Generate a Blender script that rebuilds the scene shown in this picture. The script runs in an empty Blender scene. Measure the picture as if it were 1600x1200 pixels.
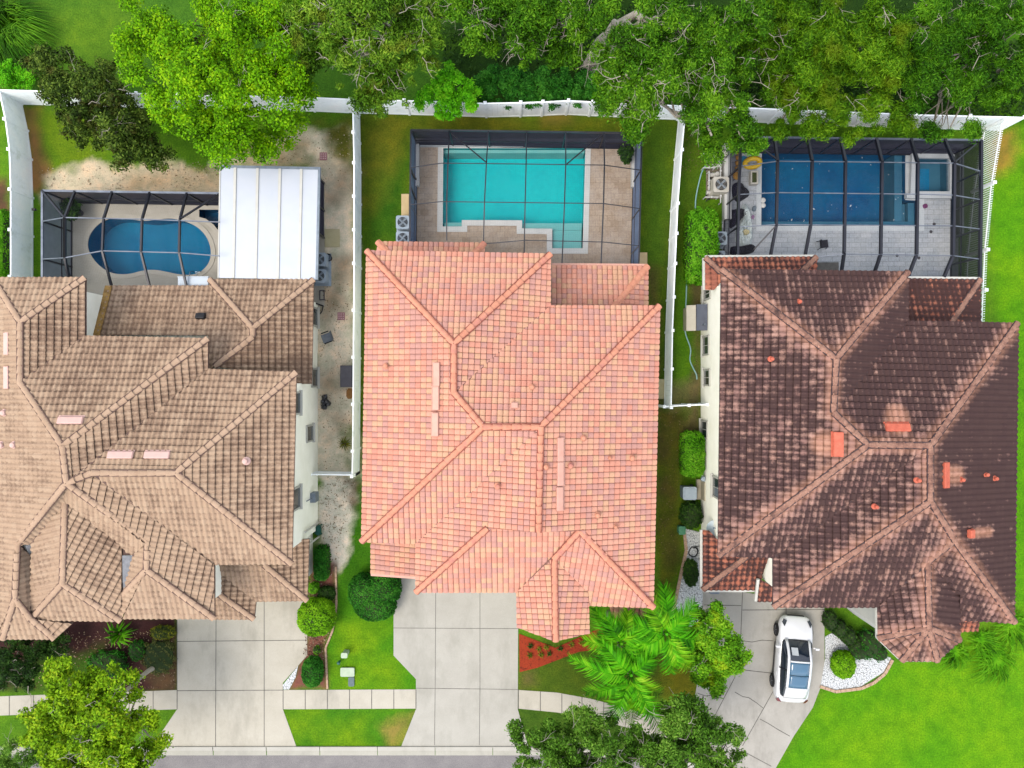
import bpy, math, random
import numpy as np
from mathutils import Vector, Matrix
from mathutils.geometry import tessellate_polygon

# ------------------------------------------------------------------ camera, sky, sun, exposure
scene = bpy.context.scene
COL = scene.collection
F, H = 1132.0, 40.0            # focal length in photo pixels, flying height of the drone in metres
cam = bpy.data.cameras.new('camera'); cam_o = bpy.data.objects.new('camera', cam); COL.objects.link(cam_o)
cam.sensor_fit = 'HORIZONTAL'; cam.angle = 2*math.atan(800/F); cam.clip_start = 0.5; cam.clip_end = 2000
cam_o.location = (0, 0, H); scene.camera = cam_o
SUN_EL, SUN_AZ = math.radians(60), math.radians(238)     # azimuth clockwise from +Y
world = bpy.data.worlds.new('World'); scene.world = world; world.use_nodes = True
wn = world.node_tree; bg = wn.nodes['Background']
sky = wn.nodes.new('ShaderNodeTexSky'); sky.sky_type = 'NISHITA'; sky.sun_disc = False
sky.sun_elevation = SUN_EL; sky.sun_rotation = SUN_AZ; sky.dust_density = 4.0; sky.air_density = 1.0; sky.ozone_density = 1.0
wn.links.new(sky.outputs[0], bg.inputs[0]); bg.inputs[1].default_value = 0.07
# thin bright overcast: a cloud layer over the clear sky
ctc = wn.nodes.new('ShaderNodeTexCoord'); cno = wn.nodes.new('ShaderNodeTexNoise'); cno.inputs['Scale'].default_value = 2.2; cno.inputs['Detail'].default_value = 5
crp = wn.nodes.new('ShaderNodeValToRGB'); crp.color_ramp.elements[0].position = .3; crp.color_ramp.elements[0].color = (.36,.38,.42,1)
crp.color_ramp.elements[1].position = .7; crp.color_ramp.elements[1].color = (.56,.56,.56,1)
cbg = wn.nodes.new('ShaderNodeBackground'); cbg.inputs[1].default_value = 1.0; add = wn.nodes.new('ShaderNodeAddShader')
wn.links.new(ctc.outputs['Generated'], cno.inputs['Vector']); wn.links.new(cno.outputs['Fac'], crp.inputs[0]); wn.links.new(crp.outputs[0], cbg.inputs[0])
wn.links.new(bg.outputs[0], add.inputs[0]); wn.links.new(cbg.outputs[0], add.inputs[1]); wn.links.new(add.outputs[0], wn.nodes['World Output'].inputs[0])
sun = bpy.data.lights.new('sun', 'SUN'); sun.energy = 0.85; sun.angle = math.radians(28); sun.color = (1.0, 0.93, 0.82)
sun_o = bpy.data.objects.new('sun', sun); COL.objects.link(sun_o)
d = Vector((math.sin(SUN_AZ)*math.cos(SUN_EL), math.cos(SUN_AZ)*math.cos(SUN_EL), math.sin(SUN_EL)))
sun_o.rotation_euler = d.to_track_quat('Z', 'Y').to_euler(); sun_o.location = (0, 0, 60)
scene.view_settings.view_transform = 'Standard'; scene.view_settings.look = 'None'; scene.view_settings.gamma = 1
scene.view_settings.exposure = 1.35
scene.cycles.transparent_max_bounces = 24; scene.cycles.max_bounces = 6

# ------------------------------------------------------------------ helpers
def P(px, py, z=0.0):
    k = (H-z)/F
    return Vector(((px-800)*k, (600-py)*k, z))
def lin(c):
    c = c/255.0
    return c/12.92 if c <= .04045 else ((c+.055)/1.055)**2.4
def C(r, g, b, k=0.51):
    return (min(lin(r)*k, .9), min(lin(g)*k, .9), min(lin(b)*k, .9), 1)

class MB:
    """collects faces and builds ONE mesh object"""
    def __init__(s): s.v = []; s.f = []; s.m = []; s.uv = None
    def add(s, vs, fs, mi=0):
        n = len(s.v); s.v.extend([tuple(p) for p in vs])
        for f in fs: s.f.append([n+i for i in f]); s.m.append(mi)
        return s
    def box(s, c, size, rz=0.0, mi=0, taper=1.0):
        hx, hy, hz = size[0]/2, size[1]/2, size[2]/2
        cr, sr = math.cos(rz), math.sin(rz); vs = []
        for z in (-1, 1):
            t = taper if z > 0 else 1
            for x, y in ((-1,-1),(1,-1),(1,1),(-1,1)):
                X, Y = x*hx*t, y*hy*t
                vs.append((c[0]+X*cr-Y*sr, c[1]+X*sr+Y*cr, c[2]+z*hz))
        return s.add(vs, [(3,2,1,0),(4,5,6,7),(0,1,5,4),(1,2,6,5),(2,3,7,6),(3,0,4,7)], mi)
    def bar(s, a, b, w, h=None, mi=0):
        a, b = Vector(a), Vector(b); h = h or w; t = (b-a).normalized()
        up = Vector((0,0,1)) if abs(t.z) < .95 else Vector((0,1,0))
        x = t.cross(up).normalized()*w/2; y = x.cross(t).normalized()*h/2
        vs = [a-x-y, a+x-y, a+x+y, a-x+y, b-x-y, b+x-y, b+x+y, b-x+y]
        return s.add(vs, [(3,2,1,0),(4,5,6,7),(0,1,5,4),(1,2,6,5),(2,3,7,6),(3,0,4,7)], mi)
    def tube(s, pts, rad, n=6, mi=0, cap=True):
        pts = [Vector(p) for p in pts]
        if not hasattr(rad, '__len__'): rad = [rad]*len(pts)
        rings = []; prev = None
        for i, p in enumerate(pts):
            t = (pts[min(i+1, len(pts)-1)] - pts[max(i-1, 0)])
            t = t.normalized() if t.length > 1e-9 else Vector((0,0,1))
            up = Vector((0,0,1)) if abs(t.z) < .9 else Vector((1,0,0))
            if prev is not None:
                x = (prev - t*prev.dot(t))
                x = x.normalized() if x.length > 1e-6 else t.cross(up).normalized()
            else: x = t.cross(up).normalized()
            prev = x; y = t.cross(x)
            rings.append([p + (x*math.cos(2*math.pi*k/n)+y*math.sin(2*math.pi*k/n))*rad[i] for k in range(n)])
        vs = [q for r in rings for q in r]; fs = []
        for i in range(len(rings)-1):
            for k in range(n):
                a = i*n+k; b = i*n+(k+1) % n
                fs.append((a, b, b+n, a+n))
        if cap: fs += [tuple(range(n-1, -1, -1)), tuple(range((len(rings)-1)*n, len(rings)*n))]
        return s.add(vs, fs, mi)
    def lathe(s, c, prof, n=20, mi=0):
        vs = []; fs = []
        for r, z in prof:
            for k in range(n):
                a = 2*math.pi*k/n; vs.append((c[0]+r*math.cos(a), c[1]+r*math.sin(a), c[2]+z))
        for i in range(len(prof)-1):
            for k in range(n):
                a = i*n+k; b = i*n+(k+1) % n; fs.append((a, b, b+n, a+n))
        fs += [tuple(range(n-1, -1, -1)), tuple(range((len(prof)-1)*n, len(prof)*n))]
        return s.add(vs, fs, mi)
    def prism(s, poly, z0, z1, mi=0, holes=(), bottom=False):
        """vertical prism over a plan polygon, optional holes"""
        loops = [[Vector((p[0], p[1], 0)) for p in poly]] + [[Vector((p[0], p[1], 0)) for p in h] for h in holes]
        flat = [p for l in loops for p in l]
        tri = tessellate_polygon(loops)
        fs = []
        for t in tri:
            a, b, c = (flat[i] for i in t)
            if (b-a).cross(c-a).z < 0: t = (t[0], t[2], t[1])
            fs.append(tuple(t))
        s.add([(p.x, p.y, z1) for p in flat], fs, mi)
        if bottom: s.add([(p.x, p.y, z0) for p in flat], [tuple(reversed(f)) for f in fs], mi)
        if z1-z0 > 1e-6:
            for li, l in enumerate(loops):
                ar = sum(l[i].x*l[(i+1)%len(l)].y - l[(i+1)%len(l)].x*l[i].y for i in range(len(l)))
                ccw = (ar > 0) == (li == 0)
                for i in range(len(l)):
                    a, b = l[i], l[(i+1) % len(l)]
                    if not ccw: a, b = b, a
                    s.add([(a.x,a.y,z0),(b.x,b.y,z0),(b.x,b.y,z1),(a.x,a.y,z1)], [(0,1,2,3)], mi)
        return s
    def build(s, name, mats, parent=None, smooth=False, local=False):
        me = bpy.data.meshes.new(name)
        off = Vector((0,0,0))
        if parent is not None and not local: off = world_loc(parent)
        v = np.array(s.v, dtype=float).reshape(-1, 3) - np.array(off)
        me.from_pydata(v.tolist(), [], s.f)
        if not isinstance(mats, (list, tuple)): mats = [mats]
        for m in mats: me.materials.append(m)
        if len(mats) > 1: me.polygons.foreach_set('material_index', s.m)
        if smooth: me.polygons.foreach_set('use_smooth', [True]*len(me.polygons))
        o = bpy.data.objects.new(name, me); COL.objects.link(o)
        if parent is not None: o.parent = parent
        return o
def world_loc(o):
    p = Vector((0,0,0))
    while o is not None: p += Vector(o.location); o = o.parent
    return p
def tag(o, label=None, cat=None, group=None, kind=None):
    if label: o['label'] = label
    if cat: o['category'] = cat
    if group: o['group'] = group
    if kind: o['kind'] = kind
    return o
def thing(name, label, cat, loc=(0,0,0), rz=0.0, group=None):
    o = bpy.data.objects.new(name, None); COL.objects.link(o); o.empty_display_size = .3
    o.location = loc; o.rotation_euler = (0, 0, rz)
    return tag(o, label, cat, group)
def fast_mesh(name, verts, quads, mats, parent=None, uv=None, attrs=None, tris=False):
    """numpy mesh: verts (N,3), faces (M,4) or (M,3)"""
    me = bpy.data.meshes.new(name); k = quads.shape[1]
    off = world_loc(parent) if parent is not None else Vector((0,0,0))
    verts = verts - np.array(off)
    me.vertices.add(len(verts)); me.vertices.foreach_set('co', verts.astype(np.float32).ravel())
    me.loops.add(quads.size); me.loops.foreach_set('vertex_index', quads.astype(np.int32).ravel())
    me.polygons.add(len(quads)); me.polygons.foreach_set('loop_start', np.arange(0, quads.size, k, dtype=np.int32))
    me.polygons.foreach_set('loop_total', np.full(len(quads), k, dtype=np.int32))
    me.update(calc_edges=True)
    if not isinstance(mats, (list, tuple)): mats = [mats]
    for m in mats: me.materials.append(m)
    if attrs:
        for an, (typ, arr) in attrs.items():
            at = me.attributes.new(an, typ, 'POINT')
            at.data.foreach_set('color' if typ == 'FLOAT_COLOR' else 'value', arr.astype(np.float32).ravel())
    o = bpy.data.objects.new(name, me); COL.objects.link(o)
    if parent is not None: o.parent = parent
    return o

# ------------------------------------------------------------------ materials
class NT:
    def __init__(s, name):
        s.mat = bpy.data.materials.new(name); s.mat.use_nodes = True
        s.t = s.mat.node_tree; s.t.nodes.clear()
        s.out = s.n('ShaderNodeOutputMaterial')
    def n(s, typ, **kw):
        x = s.t.nodes.new(typ)
        for k, v in kw.items(): setattr(x, k, v)
        return x
    def l(s, a, b): s.t.links.new(a, b)
    def val(s, sock, v):
        if isinstance(v, bpy.types.NodeSocket): s.l(v, sock)
        else: sock.default_value = v
    def coord(s, kind='Object'):
        if kind == 'World': return s.n('ShaderNodeNewGeometry').outputs['Position']
        return s.n('ShaderNodeTexCoord').outputs[kind]
    def noise(s, vec, scale, detail=5, rough=.6, dim='3D'):
        x = s.n('ShaderNodeTexNoise'); s.l(vec, x.inputs['Vector'])
        x.inputs['Scale'].default_value = scale; x.inputs['Detail'].default_value = detail; x.inputs['Roughness'].default_value = rough
        return x.outputs['Fac']
    def ramp(s, fac, stops, interp='LINEAR'):
        x = s.n('ShaderNodeValToRGB'); s.val(x.inputs[0], fac); cr = x.color_ramp; cr.interpolation = interp
        while len(cr.elements) < len(stops): cr.elements.new(.5)
        for e, (p, c) in zip(cr.elements, stops): e.position = p; e.color = c
        return x.outputs['Color']
    def mix(s, fac, a, b, mode='MIX'):
        x = s.n('ShaderNodeMix', data_type='RGBA', blend_type=mode)
        s.val(x.inputs[0], fac); s.val(x.inputs[6], a); s.val(x.inputs[7], b)
        return x.outputs[2]
    def math(s, op, a, b=0.0, c=None):
        x = s.n('ShaderNodeMath', operation=op); s.val(x.inputs[0], a); s.val(x.inputs[1], b)
        if c is not None: s.val(x.inputs[2], c)
        return x.outputs[0]
    def maprange(s, v, a, b, c=0.0, d=1.0):
        x = s.n('ShaderNodeMapRange'); s.val(x.inputs[0], v)
        for i, q in enumerate((a, b, c, d)): x.inputs[i+1].default_value = q
        return x.outputs[0]
    def bump(s, h, strength=.3, dist=.02):
        x = s.n('ShaderNodeBump'); s.l(h, x.inputs['Height']); x.inputs['Strength'].default_value = strength; x.inputs['Distance'].default_value = dist
        return x.outputs[0]
    def principled(s, color, rough=.7, metal=0.0, spec=.3, normal=None, **kw):
        p = s.n('ShaderNodeBsdfPrincipled'); s.val(p.inputs['Base Color'], color); s.val(p.inputs['Roughness'], rough)
        p.inputs['Metallic'].default_value = metal; p.inputs['Specular IOR Level'].default_value = spec
        for k, v in kw.items(): p.inputs[k.replace('_', ' ')].default_value = v
        if normal is not None: s.l(normal, p.inputs['Normal'])
        s.l(p.outputs[0], s.out.inputs[0]); return p

def noisy(name, cols, scale=3.0, rough=.75, metal=0.0, spec=.3, bump=0.0, bscale=40, coord='World', fine=0.0, fscale=60, detail=6, **kw):
    t = NT(name); v = t.coord(coord)
    n = t.noise(v, scale, detail)
    k = len(cols)
    st = [(.3 + .4*i/max(k-1, 1), c) for i, c in enumerate(cols)] if k > 1 else [(0, cols[0]), (1, cols[0])]
    c = t.ramp(n, st)
    if fine > 0:
        f = t.noise(v, fscale, 3)
        c = t.mix(1.0, c, t.ramp(f, [(.3, (1-fine,)*3+(1,)), (.7, (1+fine,)*3+(1,))]), 'MULTIPLY')
    nb = t.bump(t.noise(v, bscale, 4), bump, .02) if bump > 0 else None
    t.principled(c, rough, metal, spec, nb, **kw)
    return t.mat

def leaf_mat(name, dark, mid, light, transl=.25, nscale=.6, extra=None):
    t = NT(name); g = t.n('ShaderNodeNewGeometry'); pos = g.outputs['Position']
    n = t.noise(pos, nscale, 3)
    f = t.math('ADD', t.math('MULTIPLY', g.outputs['Random Per Island'], .55), t.math('MULTIPLY', t.math('SUBTRACT', n, .5), 1.3))
    f = t.math('ADD', f, .22)
    stops = [(.08, tuple(q*.5 for q in dark[:3])+(1,)), (.5, mid), (.95, light)]
    c = t.ramp(f, stops)
    if extra is not None:
        m = t.maprange(t.noise(pos, nscale*1.7, 2), .56, .68)
        c = t.mix(t.math('MULTIPLY', m, .8), c, extra)
    p = t.n('ShaderNodeBsdfPrincipled'); t.l(c, p.inputs['Base Color']); p.inputs['Roughness'].default_value = .55; p.inputs['Specular IOR Level'].default_value = .06
    tr = t.n('ShaderNodeBsdfTranslucent'); t.l(c, tr.inputs['Color'])
    mx = t.n('ShaderNodeMixShader'); mx.inputs[0].default_value = transl*.4
    t.l(p.outputs[0], mx.inputs[1]); t.l(tr.outputs[0], mx.inputs[2]); t.l(mx.outputs[0], t.out.inputs[0])
    return t.mat

def tile_mat(name, palette, tw, th, dirt=None, fresh=None, runk=0.5, crown=.3, butt=.9, rand=.36):
    """roof tiles: one tone per tile from a palette (UV in metres), blotchy algae (amount per roof face) with joint shade painted in"""
    t = NT(name); uv = t.n('ShaderNodeUVMap'); sep = t.n('ShaderNodeSeparateXYZ'); t.l(uv.outputs[0], sep.inputs[0])
    ud = t.math('DIVIDE', sep.outputs[0], tw); vd = t.math('DIVIDE', sep.outputs[1], th)
    iu = t.math('FLOOR', ud); iv = t.math('FLOOR', vd)
    cb = t.n('ShaderNodeCombineXYZ'); t.l(iu, cb.inputs[0]); t.l(iv, cb.inputs[1])
    wn_ = t.n('ShaderNodeTexWhiteNoise', noise_dimensions='2D'); t.l(cb.outputs[0], wn_.inputs['Vector'])
    cb2 = t.n('ShaderNodeCombineXYZ'); t.l(t.math('FLOOR', t.math('DIVIDE', t.math('ADD', iu, t.math('MULTIPLY', iv, 1.7)), 3.0)), cb2.inputs[0]); t.l(iv, cb2.inputs[1])
    wr = t.n('ShaderNodeTexWhiteNoise', noise_dimensions='2D'); t.l(cb2.outputs[0], wr.inputs['Vector'])
    sel = t.mix(t.math('GREATER_THAN', wn_.outputs[0], runk), wr.outputs[0], wn_.outputs[0])
    n = len(palette)
    c = t.ramp(sel, [(i/n, p) for i, p in enumerate(palette)], 'CONSTANT')
    pos = t.coord('World')
    c = t.mix(1.0, c, t.ramp(t.noise(pos, 14, 5, .7), [(.25, (.86,.86,.86,1)), (.75, (1.12,1.12,1.12,1))]), 'MULTIPLY')
    if dirt is not None:
        at = t.n('ShaderNodeAttribute', attribute_name='wear'); da = t.n('ShaderNodeAttribute', attribute_name='algae')
        big = t.noise(pos, .5, 5, .65); sm = t.noise(pos, 8.0, 6, .8)
        # pans darker than crowns: algae, and joint shade painted into the colour
        cr_ = t.math('ABSOLUTE', t.math('SUBTRACT', t.math('FRACT', ud), .5))
        g = t.math('ADD', t.math('MULTIPLY', t.math('SUBTRACT', big, .5), .9), t.math('MULTIPLY', t.math('SUBTRACT', sm, .5), 1.25))
        mp = t.n('ShaderNodeMapping'); t.l(uv.outputs[0], mp.inputs[0]); mp.inputs['Scale'].default_value = (2.6, .45, 1)
        g = t.math('ADD', g, t.math('MULTIPLY', t.math('SUBTRACT', t.noise(mp.outputs[0], 1.0, 4, .7), .5), 1.0))   # runoff streaks
        fv = t.math('ABSOLUTE', t.math('SUBTRACT', t.math('FRACT', vd), .42))
        g = t.math('ADD', g, t.math('MULTIPLY', t.math('SUBTRACT', fv, .25), butt))  # tile ends darker: algae plus course shade put into the colour
        g = t.math('ADD', g, t.math('MULTIPLY', t.math('SUBTRACT', wn_.outputs[0], .5), rand))
        g = t.math('ADD', g, t.math('MULTIPLY', t.math('SUBTRACT', cr_, .25), crown*3))
        g = t.math('ADD', g, t.math('SUBTRACT', da.outputs['Fac'], .5))
        g = t.math('SUBTRACT', g, t.math('MULTIPLY', at.outputs['Fac'], .4))
        m = t.maprange(g, -.28, .22)
        c = t.mix(t.math('MULTIPLY', m, .94), c, dirt)
        if fresh is not None:
            f2 = t.maprange(t.math('ADD', at.outputs['Fac'], t.math('MULTIPLY', t.math('SUBTRACT', sm, .5), .9)), .5, 1.0)
            c = t.mix(t.math('MULTIPLY', f2, .4), c, fresh)
    t.principled(c, .8, 0, .2, t.bump(t.noise(pos, 60, 3), .25, .01))
    return t.mat

WHITE_WALL = noisy('stucco_cream', [C(232,232,218,.97), C(244,244,233,.97)], .8, .95, spec=0, bump=.3, bscale=30, fine=.05)
TRIM = noisy('trim_white', [C(225,224,214), C(238,238,230)], 2, .6)
VINYL = noisy('vinyl_white', [C(214,222,216,.98), C(236,242,245,.98), C(240,245,247,.98), C(244,248,249,.98)], 1.3, .9, spec=0, fine=.03, fscale=8)
GLASS = noisy('window_glass', [C(40,52,60), C(70,84,92)], 1.5, .08, spec=.6)
FRAME_W = noisy('window_frame', [C(200,200,190), C(220,220,210)], 3, .5)
BRONZE = noisy('frame_bronze', [C(52,54,62), C(74,78,88)], 2, .35, metal=.3, spec=.5)
BRONZE_D = noisy('frame_dark_bronze', [C(26,28,40), C(40,42,56)], 2, .4, metal=.2, spec=.5)
ALU = noisy('frame_pale_grey', [C(104,112,128), C(146,156,170)], 2, .35, metal=.3, spec=.5)
BLACK = noisy('black_plastic', [C(26,26,30), C(44,44,50)], 6, .6)
GREYM = noisy('grey_metal', [C(128,142,156), C(160,174,186)], 3, .5, metal=.2)
DGREY = noisy('dark_grey', [C(66,64,70), C(88,86,92)], 4, .7)
BEIGE = noisy('beige_plastic', [C(206,196,170), C(222,214,190)], 4, .6)
TEAL = noisy('green_plastic', [C(30,96,86), C(48,120,104)], 5, .5)
BRK = {k: noisy('bark_'+k, c, 3, .9, bump=.8, bscale=14, fine=.2, fscale=25) for k, c in dict(
    pale=[C(168,160,142), C(214,206,190)], grey=[C(120,112,98), C(168,160,146)], brown=[C(80,66,50), C(118,100,78)]).items()}
# ------------------------------------------------------------------ roofs
DIRS = dict(N=(0,1), S=(0,-1), E=(1,0), W=(-1,0), SW=(-.7071,-.7071), SE=(.7071,-.7071))
PITCH = .42
class Roof:
    def __init__(s, planes, pts, faces):
        s.pl = {}
        for k, (dr, ref, ze) in planes.items():
            n = DIRS[dr]; a = ((ref[0]-800)/F, (600-ref[1])/F)
            s.pl[k] = (n, ze, (n[0]*a[0]+n[1]*a[1])*(H-ze))
        acc = {}
        for pk, vs in faces:
            for v in vs: acc.setdefault(v, []).append(s.zat(pk, *pts[v]))
        s.p = {v: P(pts[v][0], pts[v][1], sum(z)/len(z)) for v, z in acc.items()}
        s.faces = faces
    def zat(s, pk, px, py):
        n, ze, dd = s.pl[pk]; k = n[0]*(px-800)/F + n[1]*(600-py)/F
        return (ze + PITCH*dd - PITCH*k*H)/(1-PITCH*k)
    def at(s, pk, px, py): return P(px, py, s.zat(pk, px, py))
    def frame(s, pk):
        n = Vector((s.pl[pk][0][0], s.pl[pk][0][1], 0)); up = Vector((-n.x, -n.y, PITCH)).normalized()
        e = up.cross(Vector((0,0,1))).normalized(); return e, up, e.cross(up)*(1 if e.cross(up).z > 0 else -1)

def clip(poly, a, b):
    out = []; ex, ey = b[0]-a[0], b[1]-a[1]
    def sd(p): return ex*(p[1]-a[1]) - ey*(p[0]-a[0])
    for i in range(len(poly)):
        p, q = poly[i], poly[(i+1) % len(poly)]; dp, dq = sd(p), sd(q)
        if dp >= 0: out.append(p)
        if (dp >= 0) != (dq >= 0):
            t = dp/(dp-dq); out.append(tuple(p[j]+(q[j]-p[j])*t for j in range(len(p))))
    return out

def tile_face(poly, tw, th, amp, step, prof, gw=.035, gd=.055):
    """real tile relief over a planar polygon; returns list of (points3d, uvs)"""
    c = sum(poly, Vector((0,0,0)))/len(poly); nrm = Vector((0,0,0))
    for i in range(len(poly)):
        a, b = poly[i], poly[(i+1) % len(poly)]; nrm += (a-c).cross(b-c)
    nrm.normalize()
    if nrm.z < 0: nrm = -nrm; poly = poly[::-1]
    up = (Vector((0,0,1)) - nrm*nrm.z).normalized(); eu = up.cross(nrm).normalized()
    uv = [((p-c).dot(eu), (p-c).dot(up)) for p in poly]
    v0 = min(q[1] for q in uv); u0 = min(q[0] for q in uv)
    uv = [(q[0]-u0, q[1]-v0) for q in uv]
    org = c + eu*u0 + up*v0
    tris = tessellate_polygon([[Vector((q[0], q[1], 0)) for q in uv]])
    U = max(q[0] for q in uv); Vm = max(q[1] for q in uv)
    ns = len(prof)-1
    us = []; hs = []
    for i in range(int(U/tw)+2):
        for j in range(ns): us.append((i+prof[j][0])*tw); hs.append(prof[j][1]*amp)
    us = np.array(us); hs = np.array(hs); nv = int(Vm/th)+1
    quads = []
    for k in range(nv):
        a, b = k*th, (k+1)*th
        for (va, vb, oa, ob) in ((a, a+1e-4, -gd, step), (a+1e-4, b-gw, step, step*gw/th), (b-gw, b-gw+1e-4, step*gw/th, -gd), (b-gw+1e-4, b, -gd, -gd)):
            q = np.empty((len(us)-1, 4, 3))
            q[:,0,0] = us[:-1]; q[:,1,0] = us[1:]; q[:,2,0] = us[1:]; q[:,3,0] = us[:-1]
            q[:,0,1] = q[:,1,1] = va; q[:,2,1] = q[:,3,1] = vb
            q[:,0,2] = hs[:-1]+oa; q[:,1,2] = hs[1:]+oa; q[:,2,2] = hs[1:]+ob; q[:,3,2] = hs[:-1]+ob
            quads.append(q)
    Q = np.concatenate(quads); out = []
    for t in tris:
        A, B, D = (uv[i] for i in t)
        if (B[0]-A[0])*(D[1]-A[1])-(B[1]-A[1])*(D[0]-A[0]) < 0: B, D = D, B
        E = ((A,B),(B,D),(D,A)); sds = []
        for a, b in E: sds.append((b[0]-a[0])*(Q[:,:,1]-a[1]) - (b[1]-a[1])*(Q[:,:,0]-a[0]))
        sds = np.array(sds)
        outm = (sds < 0).all(axis=2).any(axis=0); inm = (sds >= 0).all(axis=(0,2))
        for i in np.nonzero(~outm)[0]:
            pl = [tuple(p) for p in Q[i]]
            if not inm[i]:
                for a, b in E:
                    pl = clip(pl, a, b)
                    if len(pl) < 3: break
            if len(pl) >= 3: out.append(pl)
    res = []
    for pl in out:
        res.append(([org + eu*p[0] + up*p[1] + nrm*p[2] for p in pl], [(p[0], p[1]+(.01 if p[1] < Vm else 0)) for p in pl]))
    return res, nrm

S_PROF = [(0,0),(.12,.08),(.26,.62),(.42,1.0),(.58,1.0),(.74,.62),(.88,.08),(1,0)]
B_PROF = [(0,0),(.10,.5),(.25,.86),(.42,1.0),(.58,1.0),(.75,.86),(.88,.5),(.925,-.9),(.985,-.9),(1,0)]

def build_roof(house, name, R, mats, tw, th, amp, step, prof, caps, capr=.13, wear_k=0.0, slab=.13, label=None, algae=None, wx=(), under=None, gw=.035):
    """mats = (tile, cap, trim)"""
    V = []; FA = []; UVS = []; MI = []; AL = []
    def put(pts, uvs, mi):
        n = len(V); V.extend(pts); AL.extend([alv]*len(pts)); FA.append(list(range(n, n+len(pts)))); UVS.extend(uvs); MI.append(mi)
    rng = random.Random(hash(name) % 1000 if False else len(caps)*7+3)
    for fi, (pk, vs) in enumerate(R.faces):
        alv = (algae or {}).get(pk, (algae or {}).get('*', .5)); poly = [R.p[v] for v in vs]
        res, nrm = tile_face(poly, tw, th, amp, step, prof, gw)
        du, dv = (fi*37+5)*tw, (fi*53+11)*th
        for pts, uvs in res: put(pts, [(a+du, b+dv) for a, b in uvs], 0)
        # roof deck under the tiles
        a = sum(((poly[i]-poly[0]).cross(poly[(i+1)%len(poly)]-poly[0]) for i in range(len(poly))), Vector((0,0,0)))
        if a.z < 0: poly = poly[::-1]
        top = [p - Vector((0,0,.075)) for p in poly]; bot = [p - Vector((0,0,slab)) for p in poly]
        n = len(poly)
        tri = tessellate_polygon([[Vector((p.x,p.y,0)) for p in top]])
        for t in tri:
            q = [top[i] for i in t]
            if (q[1]-q[0]).cross(q[2]-q[0]).z < 0: q.reverse()
            put(q, [(0,0)]*3, 1)
            put([Vector((x.x,x.y,x.z-slab+.075)) for x in reversed(q)], [(0,0)]*3, 1)
        for i in range(n):
            j = (i+1) % n
            put([bot[i], bot[j], top[j], top[i]], [(0,0)]*4, 1)
    off = world_loc(house)
    me = bpy.data.meshes.new(name)
    me.from_pydata([tuple(p-off) for p in V], [], FA)
    me.materials.append(mats[0]); me.materials.append(mats[2]); me.polygons.foreach_set('material_index', MI)
    uvl = me.uv_layers.new(name='UVMap'); uvl.data.foreach_set('uv', np.array(UVS, dtype=np.float32).ravel())
    if algae is not None:
        at = me.attributes.new('algae', 'FLOAT', 'POINT'); at.data.foreach_set('value', np.array(AL, dtype=np.float32))
    if wear_k > 0:
        co = np.array([tuple(p) for p in V]); best = np.full(len(co), 9.0)
        for a, b in caps:
            a3, b3 = np.array(R.p[a]), np.array(R.p[b]); ab = b3-a3
            t = np.clip(((co-a3)@ab)/(ab@ab), 0, 1); best = np.minimum(best, np.linalg.norm(co-(a3+t[:,None]*ab), axis=1))
        w = np.clip(1-best/wear_k, 0, 1)
        for a3, b3, r_ in wx:      # rain washed streaks below the metal vents
            a3, b3 = np.array(a3), np.array(b3); ab = b3-a3
            t = np.clip(((co-a3)@ab)/(ab@ab), 0, 1); w = np.maximum(w, np.clip(1.5-np.linalg.norm(co-(a3+t[:,None]*ab), axis=1)/r_, 0, 1.15))
        at = me.attributes.new('wear', 'FLOAT', 'POINT'); at.data.foreach_set('value', w.astype(np.float32))
    ro = bpy.data.objects.new(name, me); COL.objects.link(ro); ro.parent = house
    if label: ro['label'] = label
    # ridge and hip caps: overlapping tapered barrels
    for a, b in caps:
        A, B = R.p[a], R.p[b]
        if A.z > B.z: A, B = B, A
        mb = MB(); L = (B-A).length; t = (B-A)/L; side = t.cross(Vector((0,0,1))).normalized(); up = side.cross(t)
        n = max(1, round(L/.4))
        mb.bar(A+up*.035, B+up*.035, capr*2.45, .05, 1)  # added dark strip stands in for the shadow line beside the caps
        for i in range(n):
            p0 = A + t*(L*i/n); p1 = A + t*(min(L, L*(i+1)/n+.05)); vs = []
            jig = rng.uniform(-.012, .012)
            for p, r, lift in ((p0, capr*1.12, .095), (p1, capr*.9, .05)):
                for k in range(7):
                    an = math.pi*k/6
                    vs.append(p + side*(math.cos(an)*r+jig) + up*(math.sin(an)*r*.72 + lift - .05))
            fs = [(k, k+1, k+8, k+7) for k in range(6)] + [tuple(range(6, -1, -1)), tuple(range(7, 14))]
            mb.add(vs, fs)
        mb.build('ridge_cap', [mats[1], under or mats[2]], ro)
    return ro

def roof_vent(ro, R, pk, px, py, L, w, mat, h=.13, name='roof_vent', label=None):
    c = R.at(pk, px, py); e, up, n = R.frame(pk); mb = MB(); vs = []
    c = c + n*.05
    for s_ in (-1, 1):
        for (a, b) in ((-.5,0),(-.5,.75),(-.38,1),(.38,1),(.5,.9),(.5,0)):
            vs.append(c + e*(s_*L/2) + up*(a*w) + n*(b*h))
    fs = [(i, (i+1)%6, (i+1)%6+6, i+6) for i in range(6)] + [(5,4,3,2,1,0), (6,7,8,9,10,11)]
    mb.add(vs, fs)
    mb.bar(c - e*(L/2+.04) - up*(w*.62), c + e*(L/2+.04) - up*(w*.62), .1, .03)
    for k in (-1, 1):
        mb.bar(c + e*(k*(L/2+.012)) - up*(w*.45) + n*h*.5, c + e*(k*(L/2+.012)) + up*(w*.45) + n*h*.5, .03, h*.6)
    o = mb.build(name, mat, ro)
    if label: o['label'] = label
    return o
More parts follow.
